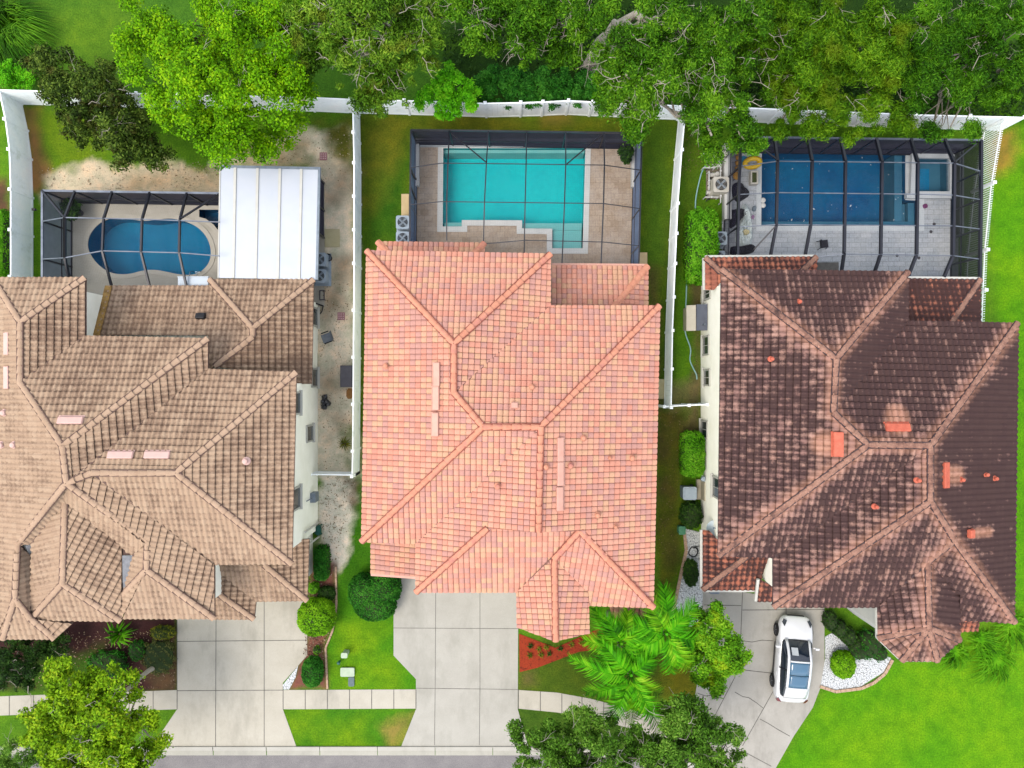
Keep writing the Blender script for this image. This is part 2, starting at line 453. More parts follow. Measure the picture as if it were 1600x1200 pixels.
def pipe_vent(ro, R, pk, px, py, mat, r=.06, h=.32, flange=True):
    c = R.at(pk, px, py); e, up, n = R.frame(pk); mb = MB()
    mb.tube([c, c+Vector((0,0,h+.08))], r, 12)
    mb.tube([c+Vector((0,0,h)), c+Vector((0,0,h+.05)), c+Vector((0,0,h+.1)), c+Vector((0,0,h+.12))], [r*1.45, r*1.5, r*1.2, r*.4], 12)
    if flange:
        mb.tube([c+n*.06, c+n*.09, c+n*.12], [r*2.2, r*2.0, r*1.2], 12)
    mb.build('vent_pipe', mat, ro)
# ------------------------------------------------------------------ houses
def walls(house, rects, mat=None):
    mb = MB()
    for x0, x1, y0, y1, z1 in rects:
        mb.prism([(x0,y0),(x1,y0),(x1,y1),(x0,y1)], -.05, z1)
    return mb.build('wall', mat or WHITE_WALL, house)
def wall_window(house, x, side, yc, zc, w, h, grille=True):
    """window in a wall of constant x; side=+1 when the wall faces +x"""
    f = MB(); t = .09
    for dy, dz, sy, sz in ((0, h/2, w+2*t, t), (0, -h/2, w+2*t, t), (-w/2-t/2+.01, 0, t, h), (w/2+t/2-.01, 0, t, h)):
        f.box((x+side*.02, yc+dy, zc+dz), (.12, sy, sz))
    fo = f.build('window', FRAME_W, house)
    MB().box((x+side*.02, yc, zc), (.05, w, h-.1)).build('pane', GLASS, fo)
    if grille:
        MB().box((x+side*.055, yc, zc), (.02, .04, h-.1)).build('mullion', FRAME_W, fo)
    MB().box((x+side*.07, yc, zc-h/2-.06), (.16, w+.3, .06)).build('sill', TRIM, fo)
    return fo
def gutter(house, a, b, mat):
    return MB().bar(a, b, .13, .12).build('gutter', mat, house)

U_, L_ = 5.6, 2.9
# ---- middle house: salmon and peach tiles -------------------------------------------------
h2 = thing('house', 'two storey house in the middle with a bright salmon and peach tile roof', 'house', (0,-2,0), group='tile roofed houses in a row')
walls(h2, [(-6.35,1.3,-7.0,5.8,5.66),(1.3,6.4,-7.02,3.2,5.66),(-4.05,6.2,-9.35,-7.02,5.66),(.8,6.15,-10.05,-9.35,5.66),(.8,3.1,-11.3,-10.05,5.5),
           (-6.3,-1.9,5.8,6.35,2.9),(5.0,6.38,3.2,5.4,2.9),(-6.3,-4.05,-8.7,-7.02,2.9)])
pt = dict(A=(573,392),B=(860,397),C=(709,537),D=(709,613),E=(755,667),F=(845,667),G=(860,478),Hh=(1030,478),I=(1021,949),J=(565,846),R=(650,849),
          L=(650,925),M=(762,825),K=(841,832),N=(906,829),Nb=(906,829.5),Q=(808,925),T=(808,980),P=(868,1002),O=(866,873),V=(920,925),V2=(920,947),U=(920,989))
R2 = Roof(dict(N1=('N',(716,394),U_),LW=('W',(569,620),U_),E1=('E',(860,440),U_),N2=('N',(945,478),U_),RE=('E',(1026,700),U_),S1=('S',(608,848),U_),
               W2=('W',(650,888),U_),S2=('S',(729,925),U_),W3=('W',(808,955),U_),S3=('S',(970,949),U_),E3=('E',(920,957),U_)), pt,
          [('N1','ACB'),('LW','AJEDC'),('E1','CDGB'),('N2',['D','E','F','Hh','G']),('S1','JRFE'),('W2','RLMKF'),('RE',['F','K','N','I','Hh']),
           ('S2',['L','Q','Nb','M']),('W3','QTPON'),('S3',['N','O','V','V2','I']),('E3','OPUV')])
pal2 = [C(236,169,145),C(230,159,137),C(237,180,149),C(222,163,146),C(238,175,150),C(233,181,147),C(235,164,140),C(218,162,148)]
T2 = tile_mat('tile_salmon', pal2, .26, .29, runk=.45)
CAP2 = noisy('cap_salmon', [C(222,146,118),C(238,166,134),C(214,140,126)], 1.5, .8, fine=.1, fscale=20)
UND2 = noisy('cap_shade_strip_red', [C(150,84,70), C(170,98,82)], 3, .9)
VEN2 = noisy('vent_pink', [C(236,176,156),C(246,190,170)], 3, .6)
capsL = [('A','C'),('B','C'),('C','D'),('D','E'),('E','F'),('F','Hh'),('J','E'),('F','K'),('L','M'),('N','I'),('N','O'),('O','P')]
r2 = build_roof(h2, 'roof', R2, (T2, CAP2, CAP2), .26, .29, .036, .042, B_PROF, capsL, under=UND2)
MB().add([R2.p['M'], R2.p['N'], R2.p['K']], [(0,1,2)]).build('gable_panel', WHITE_WALL, h2)
mb = MB()   # valley flashing
VALM = noisy('valley_flashing', [C(120,82,72),C(150,104,90)], 4, .6, metal=.3)
for a, b in (('D','G'),('F','R'),('Q','N'),('O','V')): mb.bar(R2.p[a]+Vector((0,0,.03)), R2.p[b]+Vector((0,0,.03)), .09, .03)
mb.build('valley', VALM, r2)
for px, py in ((684,585),(683,622),(682,663)): roof_vent(r2, R2, 'LW', px, py, 1.02, .32, VEN2)
for px, py in ((874,702),(874,740),(873,779)): roof_vent(r2, R2, 'RE', px, py, 1.02, .32, VEN2)
for pk, px, py in (('RE',911,684),('RE',853,729),('RE',891,727),('RE',987,715),('RE',952,715),('RE',933,804),('RE',961,822),('N2',831,605),('W2',778,759),('LW',604,572)):
    pipe_vent(r2, R2, pk, px, py, CAP2, r=.075 if px not in (952,961) else .05, h=.2)
roof_vent(r2, R2, 'N2', 804, 635, .26, .26, VEN2, .16, 'vent_box')
lp = dict(a=(590,378),b=(757,380),c=(730,408),d=(618,407),e=(590,409),f=(757,410), g=(862,415),h=(1012,416),i=(957,482),j=(862,482),k=(1012,484),
          l=(580,848),m=(655,849),n=(655,901),o=(580,896), p=(952,945),q=(1013,945),r=(1008,964),s=(956,964))
RL2 = Roof(dict(N=('N',(675,379),L_),W=('W',(590,395),L_),E=('E',(757,395),L_),Nl=('N',(937,415),L_),El=('E',(1012,450),L_),Wl=('W',(580,870),L_),Sl=('S',(980,964),L_)), lp,
           [('N','abcd'),('W','ade'),('E','bfc'),('Nl','ghij'),('El','hki'),('Wl','lmno'),('Sl','pqrs')])
build_roof(h2, 'lower_roof', RL2, (T2, CAP2, CAP2), .26, .29, .04, .042, B_PROF, [('a','d'),('b','c'),('h','i')])
gutter(h2, RL2.p['g']+Vector((0,.06,-.06)), RL2.p['h']+Vector((0,.06,-.06)), VEN2)
gutter(h2, RL2.p['o']+Vector((0,-.06,-.06)), RL2.p['n']+Vector((0,-.06,-.06)), VEN2)
MB().box((-2.3,-9.37,1.15),(4.9,.06,2.2)).build('garage_door', TRIM, h2)

# ---- right house: dark weathered tiles ------------------------------------------------------
h3 = thing('house', 'two storey house with dark maroon stained tile roof above the white car', 'house', (17,-3,0), group='tile roofed houses in a row')
walls(h3, [(10.42,18.2,-7.75,4.95,5.66),(18.2,23.4,-7.77,2.4,5.66),(12.85,23.2,-10.0,-7.77,5.66),(17.7,23.1,-10.85,-10.0,5.66),
           (10.44,14.9,4.95,5.5,2.9),(21.9,23.38,2.4,4.8,2.9),(10.44,12.8,-9.9,-7.77,2.9)])
TUR = noisy('stucco_grey', [C(206,208,204),C(222,222,216)], .8, .95, spec=0, bump=.3, bscale=30)
MB().prism([(17.75,-10.9),(17.75,-11.75),(18.8,-12.65),(19.9,-12.65),(20.85,-11.75),(20.85,-10.9)], -.05, 5.62).build('turret_wall', TUR, h3)
pt = dict(A=(1127,421),B=(1418,425),C=(1306,561),D=(1302,645),E=(1356,695),F=(1453,696),G=(1418,502),Hh=(1589,505),I=(1585,972),J=(1122,868),R=(1208,871),
          L=(1208,948),K=(1453,783),N=(1491,844),Q=(1370,948),O=(1449,877),P=(1451,981),T=(1371,997),t1=(1408,1032),t2=(1464,1032),U=(1499,1000),V=(1498,927),V2=(1498,971))
R3 = Roof(dict(N1=('N',(1272,423),U_),LW=('W',(1124,640),U_),E1=('E',(1418,462),U_),N2=('N',(1500,503),U_),RE=('E',(1587,740),U_),S1=('S',(1165,870),U_),
               W2=('W',(1208,908),U_),S2=('S',(1290,948),U_),W3=('W',(1370,970),U_),S3=('S',(1540,969),U_),E3=('E',(1499,970),U_),
               TW=('SW',(1389,1015),U_),TS=('S',(1436,1032),U_),TE=('SE',(1482,1016),U_)), pt,
          [('N1','ACB'),('LW','AJEDC'),('E1','CDGB'),('N2',['D','E','F','Hh','G']),('S1','JRFE'),('W2','RLKF'),('RE',['F','K','N','I','Hh']),
           ('S2','LQNK'),('W3','QTPON'),('S3',['N','O','V','V2','I']),('E3','OPUV'),('TW',['T','t1','P']),('TS',['t1','t2','P']),('TE',['t2','U','P'])])
pal3 = [C(188,146,132),C(178,136,124),C(196,154,138),C(168,128,118),C(184,142,126)]
DIRT_SHADE3 = C(70,49,49); FRESH3 = C(232,168,134)
T3 = tile_mat('tile_maroon_weathered', pal3, .27, .33, DIRT_SHADE3, FRESH3, crown=.22, butt=.45)
CAP3 = noisy('cap_weathered', [C(92,68,62),C(156,114,98),C(184,140,120),C(140,102,88)], 1.6, .85, fine=.25, fscale=16)
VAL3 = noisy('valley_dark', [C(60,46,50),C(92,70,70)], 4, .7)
VEN3 = noisy('vent_orange', [C(214,104,80),C(232,126,98)], 5, .7, fine=.12, fscale=14)
caps3 = [('A','C'),('B','C'),('C','D'),('D','E'),('E','F'),('F','Hh'),('J','E'),('F','K'),('K','L'),('K','N'),('N','I'),('N','O'),('O','P'),('P','T'),('P','t1'),('P','t2'),('P','U')]
WX3 = [(R3.at('LW',1302,694), R3.at('LW',1288,694), .7), (R3.at('N2',1401,662), R3.at('N2',1401,652), .7), (R3.at('RE',1480,742), R3.at('RE',1494,742), .55), (R3.at('RE',1518,833), R3.at('RE',1545,831), .3)]
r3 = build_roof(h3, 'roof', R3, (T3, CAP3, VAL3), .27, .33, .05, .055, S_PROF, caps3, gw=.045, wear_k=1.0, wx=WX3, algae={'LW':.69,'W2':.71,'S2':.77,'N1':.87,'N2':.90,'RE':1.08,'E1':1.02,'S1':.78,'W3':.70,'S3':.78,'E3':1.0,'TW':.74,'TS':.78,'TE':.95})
mb = MB()
for a, b in (('D','G'),('F','R'),('Q','N'),('O','V')): mb.bar(R3.p[a]+Vector((0,0,.03)), R3.p[b]+Vector((0,0,.03)), .1, .03)
mb.build('valley', VAL3, r3)
roof_vent(r3, R3, 'LW', 1310, 694, 1.05, .42, VEN3, label='bright orange ridge side roof vent')
roof_vent(r3, R3, 'N2', 1401, 669, 1.05, .38, VEN3); roof_vent(r3, R3, 'RE', 1475, 742, 1.1, .36, VEN3)
roof_vent(r3, R3, 'RE', 1513, 833, .34, .3, VEN3, .2, 'vent_box')
for pk, px, py in (('RE',1500,749),('RE',1552,747),('RE',1538,741),('W2',1432,750),('W2',1366,791),('N1',1247,472),('LW',1204,561)):
    pipe_vent(r3, R3, pk, px, py, VEN3, r=.062, h=.2)
lp = dict(a=(1102,403),b=(1275,402),c=(1249,427),d=(1127,427),e=(1102,453),e1=(1116,453),e2=(1127,441),f=(1275,427),
          g=(1418,436),h=(1531,437),i=(1485,505),j=(1418,505),k=(1531,505),
          l=(1098,828),m=(1109,829),n=(1128,850),o=(1128,868),p=(1168,868),q=(1098,921),r=(1200,870),s=(1184,921),
          t=(1187,905),u=(1212,917),v=(1212,939),w=(1183,939), x=(1496,966),y=(1531,966),z=(1527,985),z1=(1500,986))
RL3 = Roof(dict(N=('N',(1190,403),L_),W=('W',(1102,430),L_),E=('E',(1275,415),L_),Nl=('N',(1475,436),L_),El=('E',(1531,470),L_),Wg=('W',(1098,875),L_),Sg=('S',(1140,921),L_),
                S2=('S',(1195,939),L_),S3=('S',(1513,985),L_)), lp,
           [('N','abcd'),('W',['a','d','e2','e1','e']),('E','bfc'),('Nl','ghij'),('El','hki'),('Wg','lmnopq'),('Sg','qprs'),('S2','tuvw'),('S3',['x','y','z','z1'])])
T3L = tile_mat('tile_maroon_lower', [C(196,118,92),C(214,136,106),C(180,112,92),C(206,130,104)], .27, .33, DIRT_SHADE3)
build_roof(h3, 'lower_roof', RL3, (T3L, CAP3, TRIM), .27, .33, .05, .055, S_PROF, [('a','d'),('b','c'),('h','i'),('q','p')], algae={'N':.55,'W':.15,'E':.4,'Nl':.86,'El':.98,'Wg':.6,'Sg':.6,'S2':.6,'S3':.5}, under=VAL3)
z_ = Vector((0,0,-.05))
for a, b, dx in (('a','b',(0,.07,0)),('a','e',(-.07,0,0)),('g','h',(0,.07,0)),('l','q',(-.07,0,0)),('q','s',(0,-.07,0)),('w','t',(-.07,0,0))):
    gutter(h3, RL3.p[a]+z_+Vector(dx), RL3.p[b]+z_+Vector(dx), TRIM)
mb = MB(); ed = [R3.p[k]+Vector((0,0,-.05)) for k in ('Q','T','t1','t2','U')]
for a, b in zip(ed, ed[1:]): mb.bar(a, b, .1, .12)
mb.build('gutter', TRIM, h3)
def wx(px, X): return H - abs(X)*F/abs(px-800)         # height at which a wall of constant x appears at px
for px, py, w, h in ((1104,540,.9,1.15),(1105.5,590,.75,1.1),(1101.5,671,.85,1.2),(1106,459,.5,1.2),(1121,762,.95,1.4)):
    z = wx(px, 10.42); wall_window(h3, 10.42, -1, (600-py)*(H-z)/F, z, w, h)
MB().box((10.40,-5.8,.55),(.07,1.0,.9)).box((10.3,-5.8,.1),(.3,1.1,.2)).build('wall_hatch', BEIGE, h3)

# ---- left house: brown tiles ----------------------------------------------------------------
h1 = thing('house', 'large two storey house with sandy brown tile roof at the left edge of the photo', 'house', (-17,-3,0), group='tile roofed houses in a row')
walls(h1, [(-30,-20.78,-9,4.5,5.66),(-20.78,-14.95,-8.0,1.72,5.66),(-14.95,-10.72,-8.02,.03,5.66),(-18.05,-14.62,-10.55,-8.0,5.66),(-23.0,-19.05,-10.7,-8.0,5.66),
           (-20.3,-10.72,1.72,4.45,2.9),(-14.95,-10.74,.03,1.72,2.9),(-14.62,-11.0,-10.4,-8.02,2.9),(-15.2,-13.65,-11.5,-10.55,2.9)])
pt = dict(A=(-11,434),B=(133,434),C=(32,503),D=(32,597),G=(133,525),H1=(325,529),E=(98,697),Y=(104,755),Vv=(325,577),H2=(463,582),E2=(275,739),X=(144,739),
          J1=(456,881),Z=(335,881),W=(231,845),Wb=(229,890),gr=(335,966),gl=(192,966),gm=(192,930),a1=(208,868),a2=(191,868),b1=(191,845),c0=(102,780),c1=(98,912),
          er=(189,970),el=(48,968),e0=(50,850),Z0=(28,850),t0=(24,935),zz=(45,868),wb=(-11,1000),t1=(5,998),t2=(86,998),t3=(113,974),t4=(48,966),t5=(-8,990))
R1 = Roof(dict(LW=('W',(-11,600),U_),N1=('N',(60,434),U_),E1=('E',(133,480),U_),N2=('N',(230,527),U_),E2=('E',(325,553),U_),N3=('N',(395,581),U_),E3=('E',(462,730),U_),
               S1=('S',(395,881),U_),E4=('E',(335,920),U_),S4=('S',(200,913),U_),W4=('W',(190,900),U_),SG=('S',(260,966),U_),E5=('E',(190,900),U_),S5=('S',(120,970),U_),
               W5=('W',(45,900),U_),TS=('S',(45,998),U_-.1),TE=('SE',(100,986),U_-.1),TW=('SW',(-4,993),U_-.1),E6=('E',(46,890),U_)), pt,
          [('LW',['A','C','D','E','Y','Z0','t0','wb']),('N1','ABC'),('E1','BGDC'),('N2',['D','G','H1','E']),('E2',['H1','Vv','Y','E']),('N3',['Vv','H2','E2','X','Y']),
           ('E3',['H2','J1','E2']),('S1',['X','E2','J1','Z']),('E4',['Y','X','Z','gr','Wb','W']),('S4',['Y','W','a1','a2','b1','c0']),('W4',['W','Wb','gl','gm','a1']),
           ('SG',['Wb','gr','gl']),('E5',['c0','b1','er','c1']),('S5',['c1','er','el']),('W5',['c0','c1','el','e0']),('S4',['Y','c0','e0','Z0']),('E6',['Z0','zz','t4','t0']),
           ('TS',['t0','t4','t2','t1']),('TE',['t4','t3','t2']),('TW',['t0','t1','t5'])])
pal1 = [C(202,172,144),C(198,168,140),C(205,176,148),C(194,164,137),C(200,170,142)]
DIRT_SHADE1 = C(130,104,86)
T1 = tile_mat('tile_sandy_brown', pal1, .25, .32, DIRT_SHADE1, crown=.16, butt=.5, rand=.14)
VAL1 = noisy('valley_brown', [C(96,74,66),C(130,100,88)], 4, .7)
CAP1 = noisy('cap_sandy', [C(194,162,134),C(212,180,152)], 1.2, .85, fine=.12, fscale=20)
caps1 = [('A','C'),('B','C'),('C','D'),('D','E'),('E','H1'),('E','Y'),('E2','H2'),('E2','X'),('X','Y'),('E2','J1'),('Y','W'),('W','Wb'),('Wb','gr'),('Wb','gm'),
         ('c0','c1'),('c1','er'),('c1','el'),('Y','Z0'),('Z0','t0'),('t0','t1'),('t0','t4'),('t4','t2')]
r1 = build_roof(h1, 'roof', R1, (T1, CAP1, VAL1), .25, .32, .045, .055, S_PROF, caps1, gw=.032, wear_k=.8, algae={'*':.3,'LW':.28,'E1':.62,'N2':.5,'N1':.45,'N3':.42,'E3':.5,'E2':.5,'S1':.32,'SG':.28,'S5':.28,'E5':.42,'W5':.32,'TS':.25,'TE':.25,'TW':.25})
VEN1 = noisy('vent_pale_pink', [C(240,196,184),C(248,208,196)], 3, .6)
mb = MB()
for a, b in (('D','G'),('Vv','Y'),('X','Z'),('a1','W'),('c0','b1'),('c0','e0')): mb.bar(R1.p[a]+Vector((0,0,.03)), R1.p[b]+Vector((0,0,.03)), .09, .03)
mb.build('valley', VAL1, r1)
FL = noisy('flashing_grey', [C(140,142,146),C(176,178,182)], 5, .5, metal=.3)
mb = MB()
mb.add([R1.p['a2']+Vector((0,0,.0)), R1.p['a1'], R1.p['gm']+Vector((0.1,0,.05)), R1.p['gm']], [(0,1,2,3)])
mb.build('flashing', FL, r1); mb = MB()
mb.add([R1.p['e0'], R1.p['zz']+Vector((.1,0,.05)), R1.p['Z0']+Vector((.35,-.1,0))], [(0,1,2)])
mb.build('flashing', FL, r1)
for pk, px, py in (('N2',112,658),('N3',190,712),('N3',247,712)): roof_vent(r1, R1, pk, px, py, 1.1, .34, VEN1)
for px, py in ((14,537),(14,590)): roof_vent(r1, R1, 'LW', px, py, 1.0, .34, VEN1)
for pk, px, py in (('LW',9,645),('LW',5,695),('LW',24,695),('E3',385,720)): pipe_vent(r1, R1, pk, px, py, VEN1, r=.09, h=.16)
lp = dict(a=(168,447),b=(328,447),c=(393,525),d=(335,573),e=(326,580),f=(326,524),g=(148,524), p0=(328,437),p1=(490,437),p2=(395,513),p3=(395,527),
          q1=(463,590),q2=(463,600),q3=(487,600), g1=(412,882),g2=(455,876),g3=(455,856),g4=(469,843),g5=(483,842),g6=(480,938),h1=(343,880),h2=(343,895),h3=(400,939),
          i1=(343,929),i2=(397,967),i3=(333,967),i4=(333,929))
RL1 = Roof(dict(N=('N',(245,447),L_),W=('W',(328,442),L_),Nb=('N',(410,437),L_),E=('E',(489,520),L_),Eg=('E',(481,890),L_),Sg=('S',(440,939),L_),Eh=('E',(398,953),L_),Sh=('S',(365,967),L_)), lp,
           [('N',['a','b','c','d','e','f','g']),('W',['p0','p2','p3','c','b']),('Nb',['p0','p1','p2']),('E',['p1','q3','q2','q1','d','p3','p2']),
            ('Eg',['g1','g2','g3','g4','g5','g6']),('Sg',['h1','g1','g6','h3','h2']),('Eh',['h2','h3','i2','i1']),('Sh',['i4','i1','i2','i3'])])
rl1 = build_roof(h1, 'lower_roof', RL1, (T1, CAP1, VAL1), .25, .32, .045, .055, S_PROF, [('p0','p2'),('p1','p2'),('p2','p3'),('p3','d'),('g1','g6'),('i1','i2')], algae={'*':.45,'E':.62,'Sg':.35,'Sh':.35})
roof_vent(rl1, RL1, 'N', 315, 496, .42, .3, BLACK, .2, 'vent_box')
STAIN = noisy('verge_stained', [C(160,120,50),C(190,150,84),C(120,88,52)], 2.2, .85, fine=.2, fscale=14)
MB().bar(RL1.p['a']+Vector((.1,0,.04)), RL1.p['g']+Vector((.1,0,.04)), .36, .1).build('verge', STAIN, rl1)
for px, py, w, h in ((483,677,.75,1.15),(461.5,630,1.0,1.3),(461.5,779,1.0,1.3)):
    z = wx(px, 10.72); wall_window(h1, -10.72, 1, (600-py)*(H-z)/F, z, w, h, False)
for py in (495,590):
    z = wx(490.5, 10.72); wall_window(h1, -10.72, 1, (600-py)*(H-z)/F, z, .9, 1.1, False)
mb = MB(); mb.tube([(-10.62,-7.6,2.8),(-10.62,-7.6,.1)], .05, 8); mb.tube([(-10.62,-8.4,2.6),(-10.62,-8.4,.1)], .05, 8); mb.build('downspout', TRIM, h1)
z = wx(487, 10.72)
mb = MB(); mb.box((-10.58,-6.05,1.2),(.28,.5,.7)); mb.tube([(-10.6,-6.05,1.5),(-10.6,-6.05,2.6)], .03, 6); mb.build('electric_meter', GREYM, h1)
# ------------------------------------------------------------------ ground with lawns, sand and dirt
def vnoise(x, y, seed):
    r = np.random.RandomState(seed); g = r.rand(256, 256)
    xi = np.floor(x).astype(int); yi = np.floor(y).astype(int); fx = x-xi; fy = y-yi
    fx = fx*fx*(3-2*fx); fy = fy*fy*(3-2*fy)
    a = g[xi % 256, yi % 256]; b = g[(xi+1) % 256, yi % 256]; c = g[xi % 256, (yi+1) % 256]; e = g[(xi+1) % 256, (yi+1) % 256]
    return (a*(1-fx)+b*fx)*(1-fy) + (c*(1-fx)+e*fx)*fy
def fnoise(x, y, seed, sc=1.0, octv=4):
    s = 0; a = .5; f = sc
    for o in range(octv): s = s + a*(vnoise(x*f+31.7*o, y*f-17.3*o, seed+o)-.5); a *= .55; f *= 2.03
    return s
def sdist(X, Y, poly):
    """signed distance to polygon, positive inside"""
    d2 = np.full(X.shape, 1e9); ins = np.zeros(X.shape, bool); n = len(poly)
    for i in range(n):
        ax, ay = poly[i]; bx, by = poly[(i+1) % n]; ex, ey = bx-ax, by-ay
        t = np.clip(((X-ax)*ex+(Y-ay)*ey)/(ex*ex+ey*ey+1e-12), 0, 1)
        d2 = np.minimum(d2, (X-ax-t*ex)**2+(Y-ay-t*ey)**2)
        c = ((ay > Y) != (by > Y)) & (X < (bx-ax)*(Y-ay)/((by-ay) if abs(by-ay) > 1e-12 else 1e-12)+ax); ins ^= c
    d = np.sqrt(d2); return np.where(ins, d, -d)
def W2(pts, z=0.0): return [tuple(P(x, y, z))[:2] for x, y in pts]

def smoothpoly(pts, it=2):
    for _ in range(it):
        q = []
        for i in range(len(pts)):
            a, b = pts[i], pts[(i+1) % len(pts)]
            q += [(a[0]*.75+b[0]*.25, a[1]*.75+b[1]*.25), (a[0]*.25+b[0]*.75, a[1]*.25+b[1]*.75)]
        pts = q
    return pts
pool1 = smoothpoly(W2([(136,385),(139,368),(150,353),(163,344),(180,339),(205,342),(225,345),(245,343),(266,340),(290,345),(310,354),(325,370),(332,392),(329,410),(318,424),(302,431),(280,430),(258,425),(240,422),(222,424),(205,429),(187,430),(170,426),(155,416),(143,402)]), 2)
spa1 = W2([(311,327),(371,327),(371,395),(360,392),(351,380),(345,366),(334,352),(322,343),(311,340)])
pool2 = W2([(692,231),(915.5,231),(911,389),(862,389),(862,358.5),(815,358),(815,345.5),(722.5,345),(722.5,355),(691,355)])
pool3 = W2([(1189,236),(1415,238),(1415,312),(1436,313),(1436,354),(1188,354)])
spa3 = W2([(1430,248),(1480,249),(1480,302),(1428,302)])
POOLS = dict(p1=pool1, p2=pool2, p3=pool3, s1=spa1, s3=spa3)
GS = .15; gx = np.arange(-34, 34+GS/2, GS); gy = np.arange(-26, 26+GS/2, GS)
X, Y = np.meshgrid(gx, gy, indexing='ij')
GC = np.empty(X.shape+(3,)); GC[:] = C(96,146,28)[:3]
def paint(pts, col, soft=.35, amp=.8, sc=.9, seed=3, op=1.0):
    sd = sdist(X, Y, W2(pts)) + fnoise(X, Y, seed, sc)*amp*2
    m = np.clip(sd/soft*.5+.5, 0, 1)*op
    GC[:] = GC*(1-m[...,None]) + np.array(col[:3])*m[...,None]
# lawns
paint([(-200,-200),(700,-200),(700,170),(-200,170)], C(78,128,32), 1, .5)
paint([(690,-200),(1800,-200),(1800,190),(690,170)], C(40,72,18), 1, .8)  # lawn under the back trees, their shade painted into the green
paint([(-50,0),(40,-50),(50,120),(-50,120)], C(70,92,30), .8, .8)
paint([(80,20),(200,10),(190,110),(70,90)], C(110,150,30), 1.2, 1.0, seed=8, op=.6)
paint([(555,178),(1058,180),(1050,420),(1030,650),(555,740)], C(100,128,24), .3, .2)
paint([(590,230),(640,230),(630,390),(575,390)], C(62,112,22), .9, .9, seed=5)
paint([(560,180),(1000,182),(1000,205),(640,205),(600,300),(560,330)], C(122,122,34), .6, .9, seed=11, op=.7)
paint([(850,176),(900,176),(890,190),(850,190)], C(150,130,60), .4, .4, seed=12, op=.7)
paint([(1000,200),(1050,190),(1040,420),(1005,420)], C(76,116,26), .5, .5, seed=6, op=.8)
paint([(1062,190),(1110,190),(1100,300),(1060,420)], C(90,124,26), .4, .4, seed=7)
paint([(1540,190),(1800,150),(1800,1300),(1150,1300),(1290,1080),(1390,1040),(1590,980)], C(92,160,14), .3, .2)
for i, (a, b, r) in enumerate(((1570,240,45),(1590,420,40),(1480,1080,60),(1560,1010,40),(1350,1160,60),(1560,1160,50))):
    paint([(a-r,b-r*.6),(a+r,b-r*.7),(a+r*.8,b+r),(a-r*.7,b+r*.8)], C(136,182,16), 1.6, 1.6, seed=20+i, op=.45)
paint([(1552,205),(1585,205),(1580,255),(1552,270)], C(170,128,60), .5, .7, seed=14, op=.8)
paint([(1500,40),(1700,20),(1700,180),(1520,170)], C(90,150,20), 1, 1, seed=15)
# front lawns
paint([(505,870),(660,880),(660,1082),(440,1082),(480,1000)], C(80,146,18), .3, .2)
paint([(440,1104),(655,1104),(640,1170),(440,1170)], C(78,140,22), .3, .1)
for i, (a, b, r) in enumerate(((560,1000,26),(600,1045,26),(545,1060,20),(540,1145,24),(470,1130,20))):
    paint([(a-r,b-r*.5),(a+r,b-r*.6),(a+r*.8,b+r),(a-r*.8,b+r*.7)], C(140,176,20), .9, .9, seed=40+i, op=.7)
paint([(625,1120),(650,1108),(640,1140),(612,1158),(600,1140)], C(176,148,80), .4, .6, seed=47, op=.8)
paint([(806,1000),(1100,1000),(1090,1095),(806,1090)], C(88,114,28), .3, .2)
paint([(806,1100),(960,1105),(1090,1130),(1060,1175),(806,1175)], C(74,108,28), .3, .2)
paint([(1040,1010),(1080,1030),(1080,1095),(1035,1090)], C(124,120,24), .5, .7, seed=50)
paint([(815,1050),(835,1050),(835,1068),(818,1070)], C(120,108,60), .3, .3, seed=51, op=.8)
paint([(552,745),(572,745),(572,850),(600,850),(600,900),(528,930)], C(66,124,18), .3, .3, seed=52)
# side yard between middle and right house
paint([(1026,640),(1075,640),(1068,740),(1066,820),(1050,930),(1024,930)], C(98,108,26), .3, .3, seed=53)
for i, (a, b, r) in enumerate(((1045,700,22),(1040,760,18),(1055,860,18),(1040,815,14),(1050,655,20))):
    paint([(a-r,b-r),(a+r*.7,b-r*.8),(a+r*.6,b+r),(a-r*.8,b+r)], C(92,78,44), .5, .9, seed=54+i, op=.7)
paint([(1005,415),(1030,420),(1035,640),(1028,640)], C(94,82,48), .3, .3, seed=60, op=.8)
paint([(1078,430),(1100,430),(1095,690),(1070,690),(1086,560)], C(112,98,66), .3, .35, seed=61, op=.9)
paint([(1040,350),(1062,350),(1050,640),(1036,640)], C(70,98,26), .3, .3, seed=62, op=.8)
paint([(1040,600),(1090,600),(1090,640),(1040,632)], C(150,132,96), .4, .6, seed=63, op=.7)
# left house back yard, bare sand and dirt
paint([(32,160),(64,165),(70,225),(82,270),(62,300),(48,300)], C(160,122,72), .3, .35, seed=64)
paint([(60,165),(150,180),(170,270),(110,285),(70,250)], C(112,146,26), .6, .5, seed=65)
paint([(58,305),(75,280),(100,262),(125,266),(145,250),(180,262),(230,250),(300,258),(350,262),(350,310),(60,312)], C(230,214,184,.56), .25, .5, 1.4, seed=66)
paint([(200,270),(345,268),(345,300),(200,298)], C(176,148,104), .6, .7, seed=67, op=.6)
paint([(330,255),(420,215),(480,200),(548,205),(556,330),(556,745),(485,745),(485,250)], C(240,228,204,.62), .3, .4, 1.2, seed=68)
paint([(498,190),(545,190),(548,260),(520,240)], C(104,108,40), .6, .9, seed=69)
paint([(380,235),(470,230),(500,255),(490,262),(350,262)], C(204,188,156), .5, .8, seed=70)
paint([(350,225),(470,215),(480,240),(360,250)], C(128,122,66), .5, .9, seed=71, op=.7)
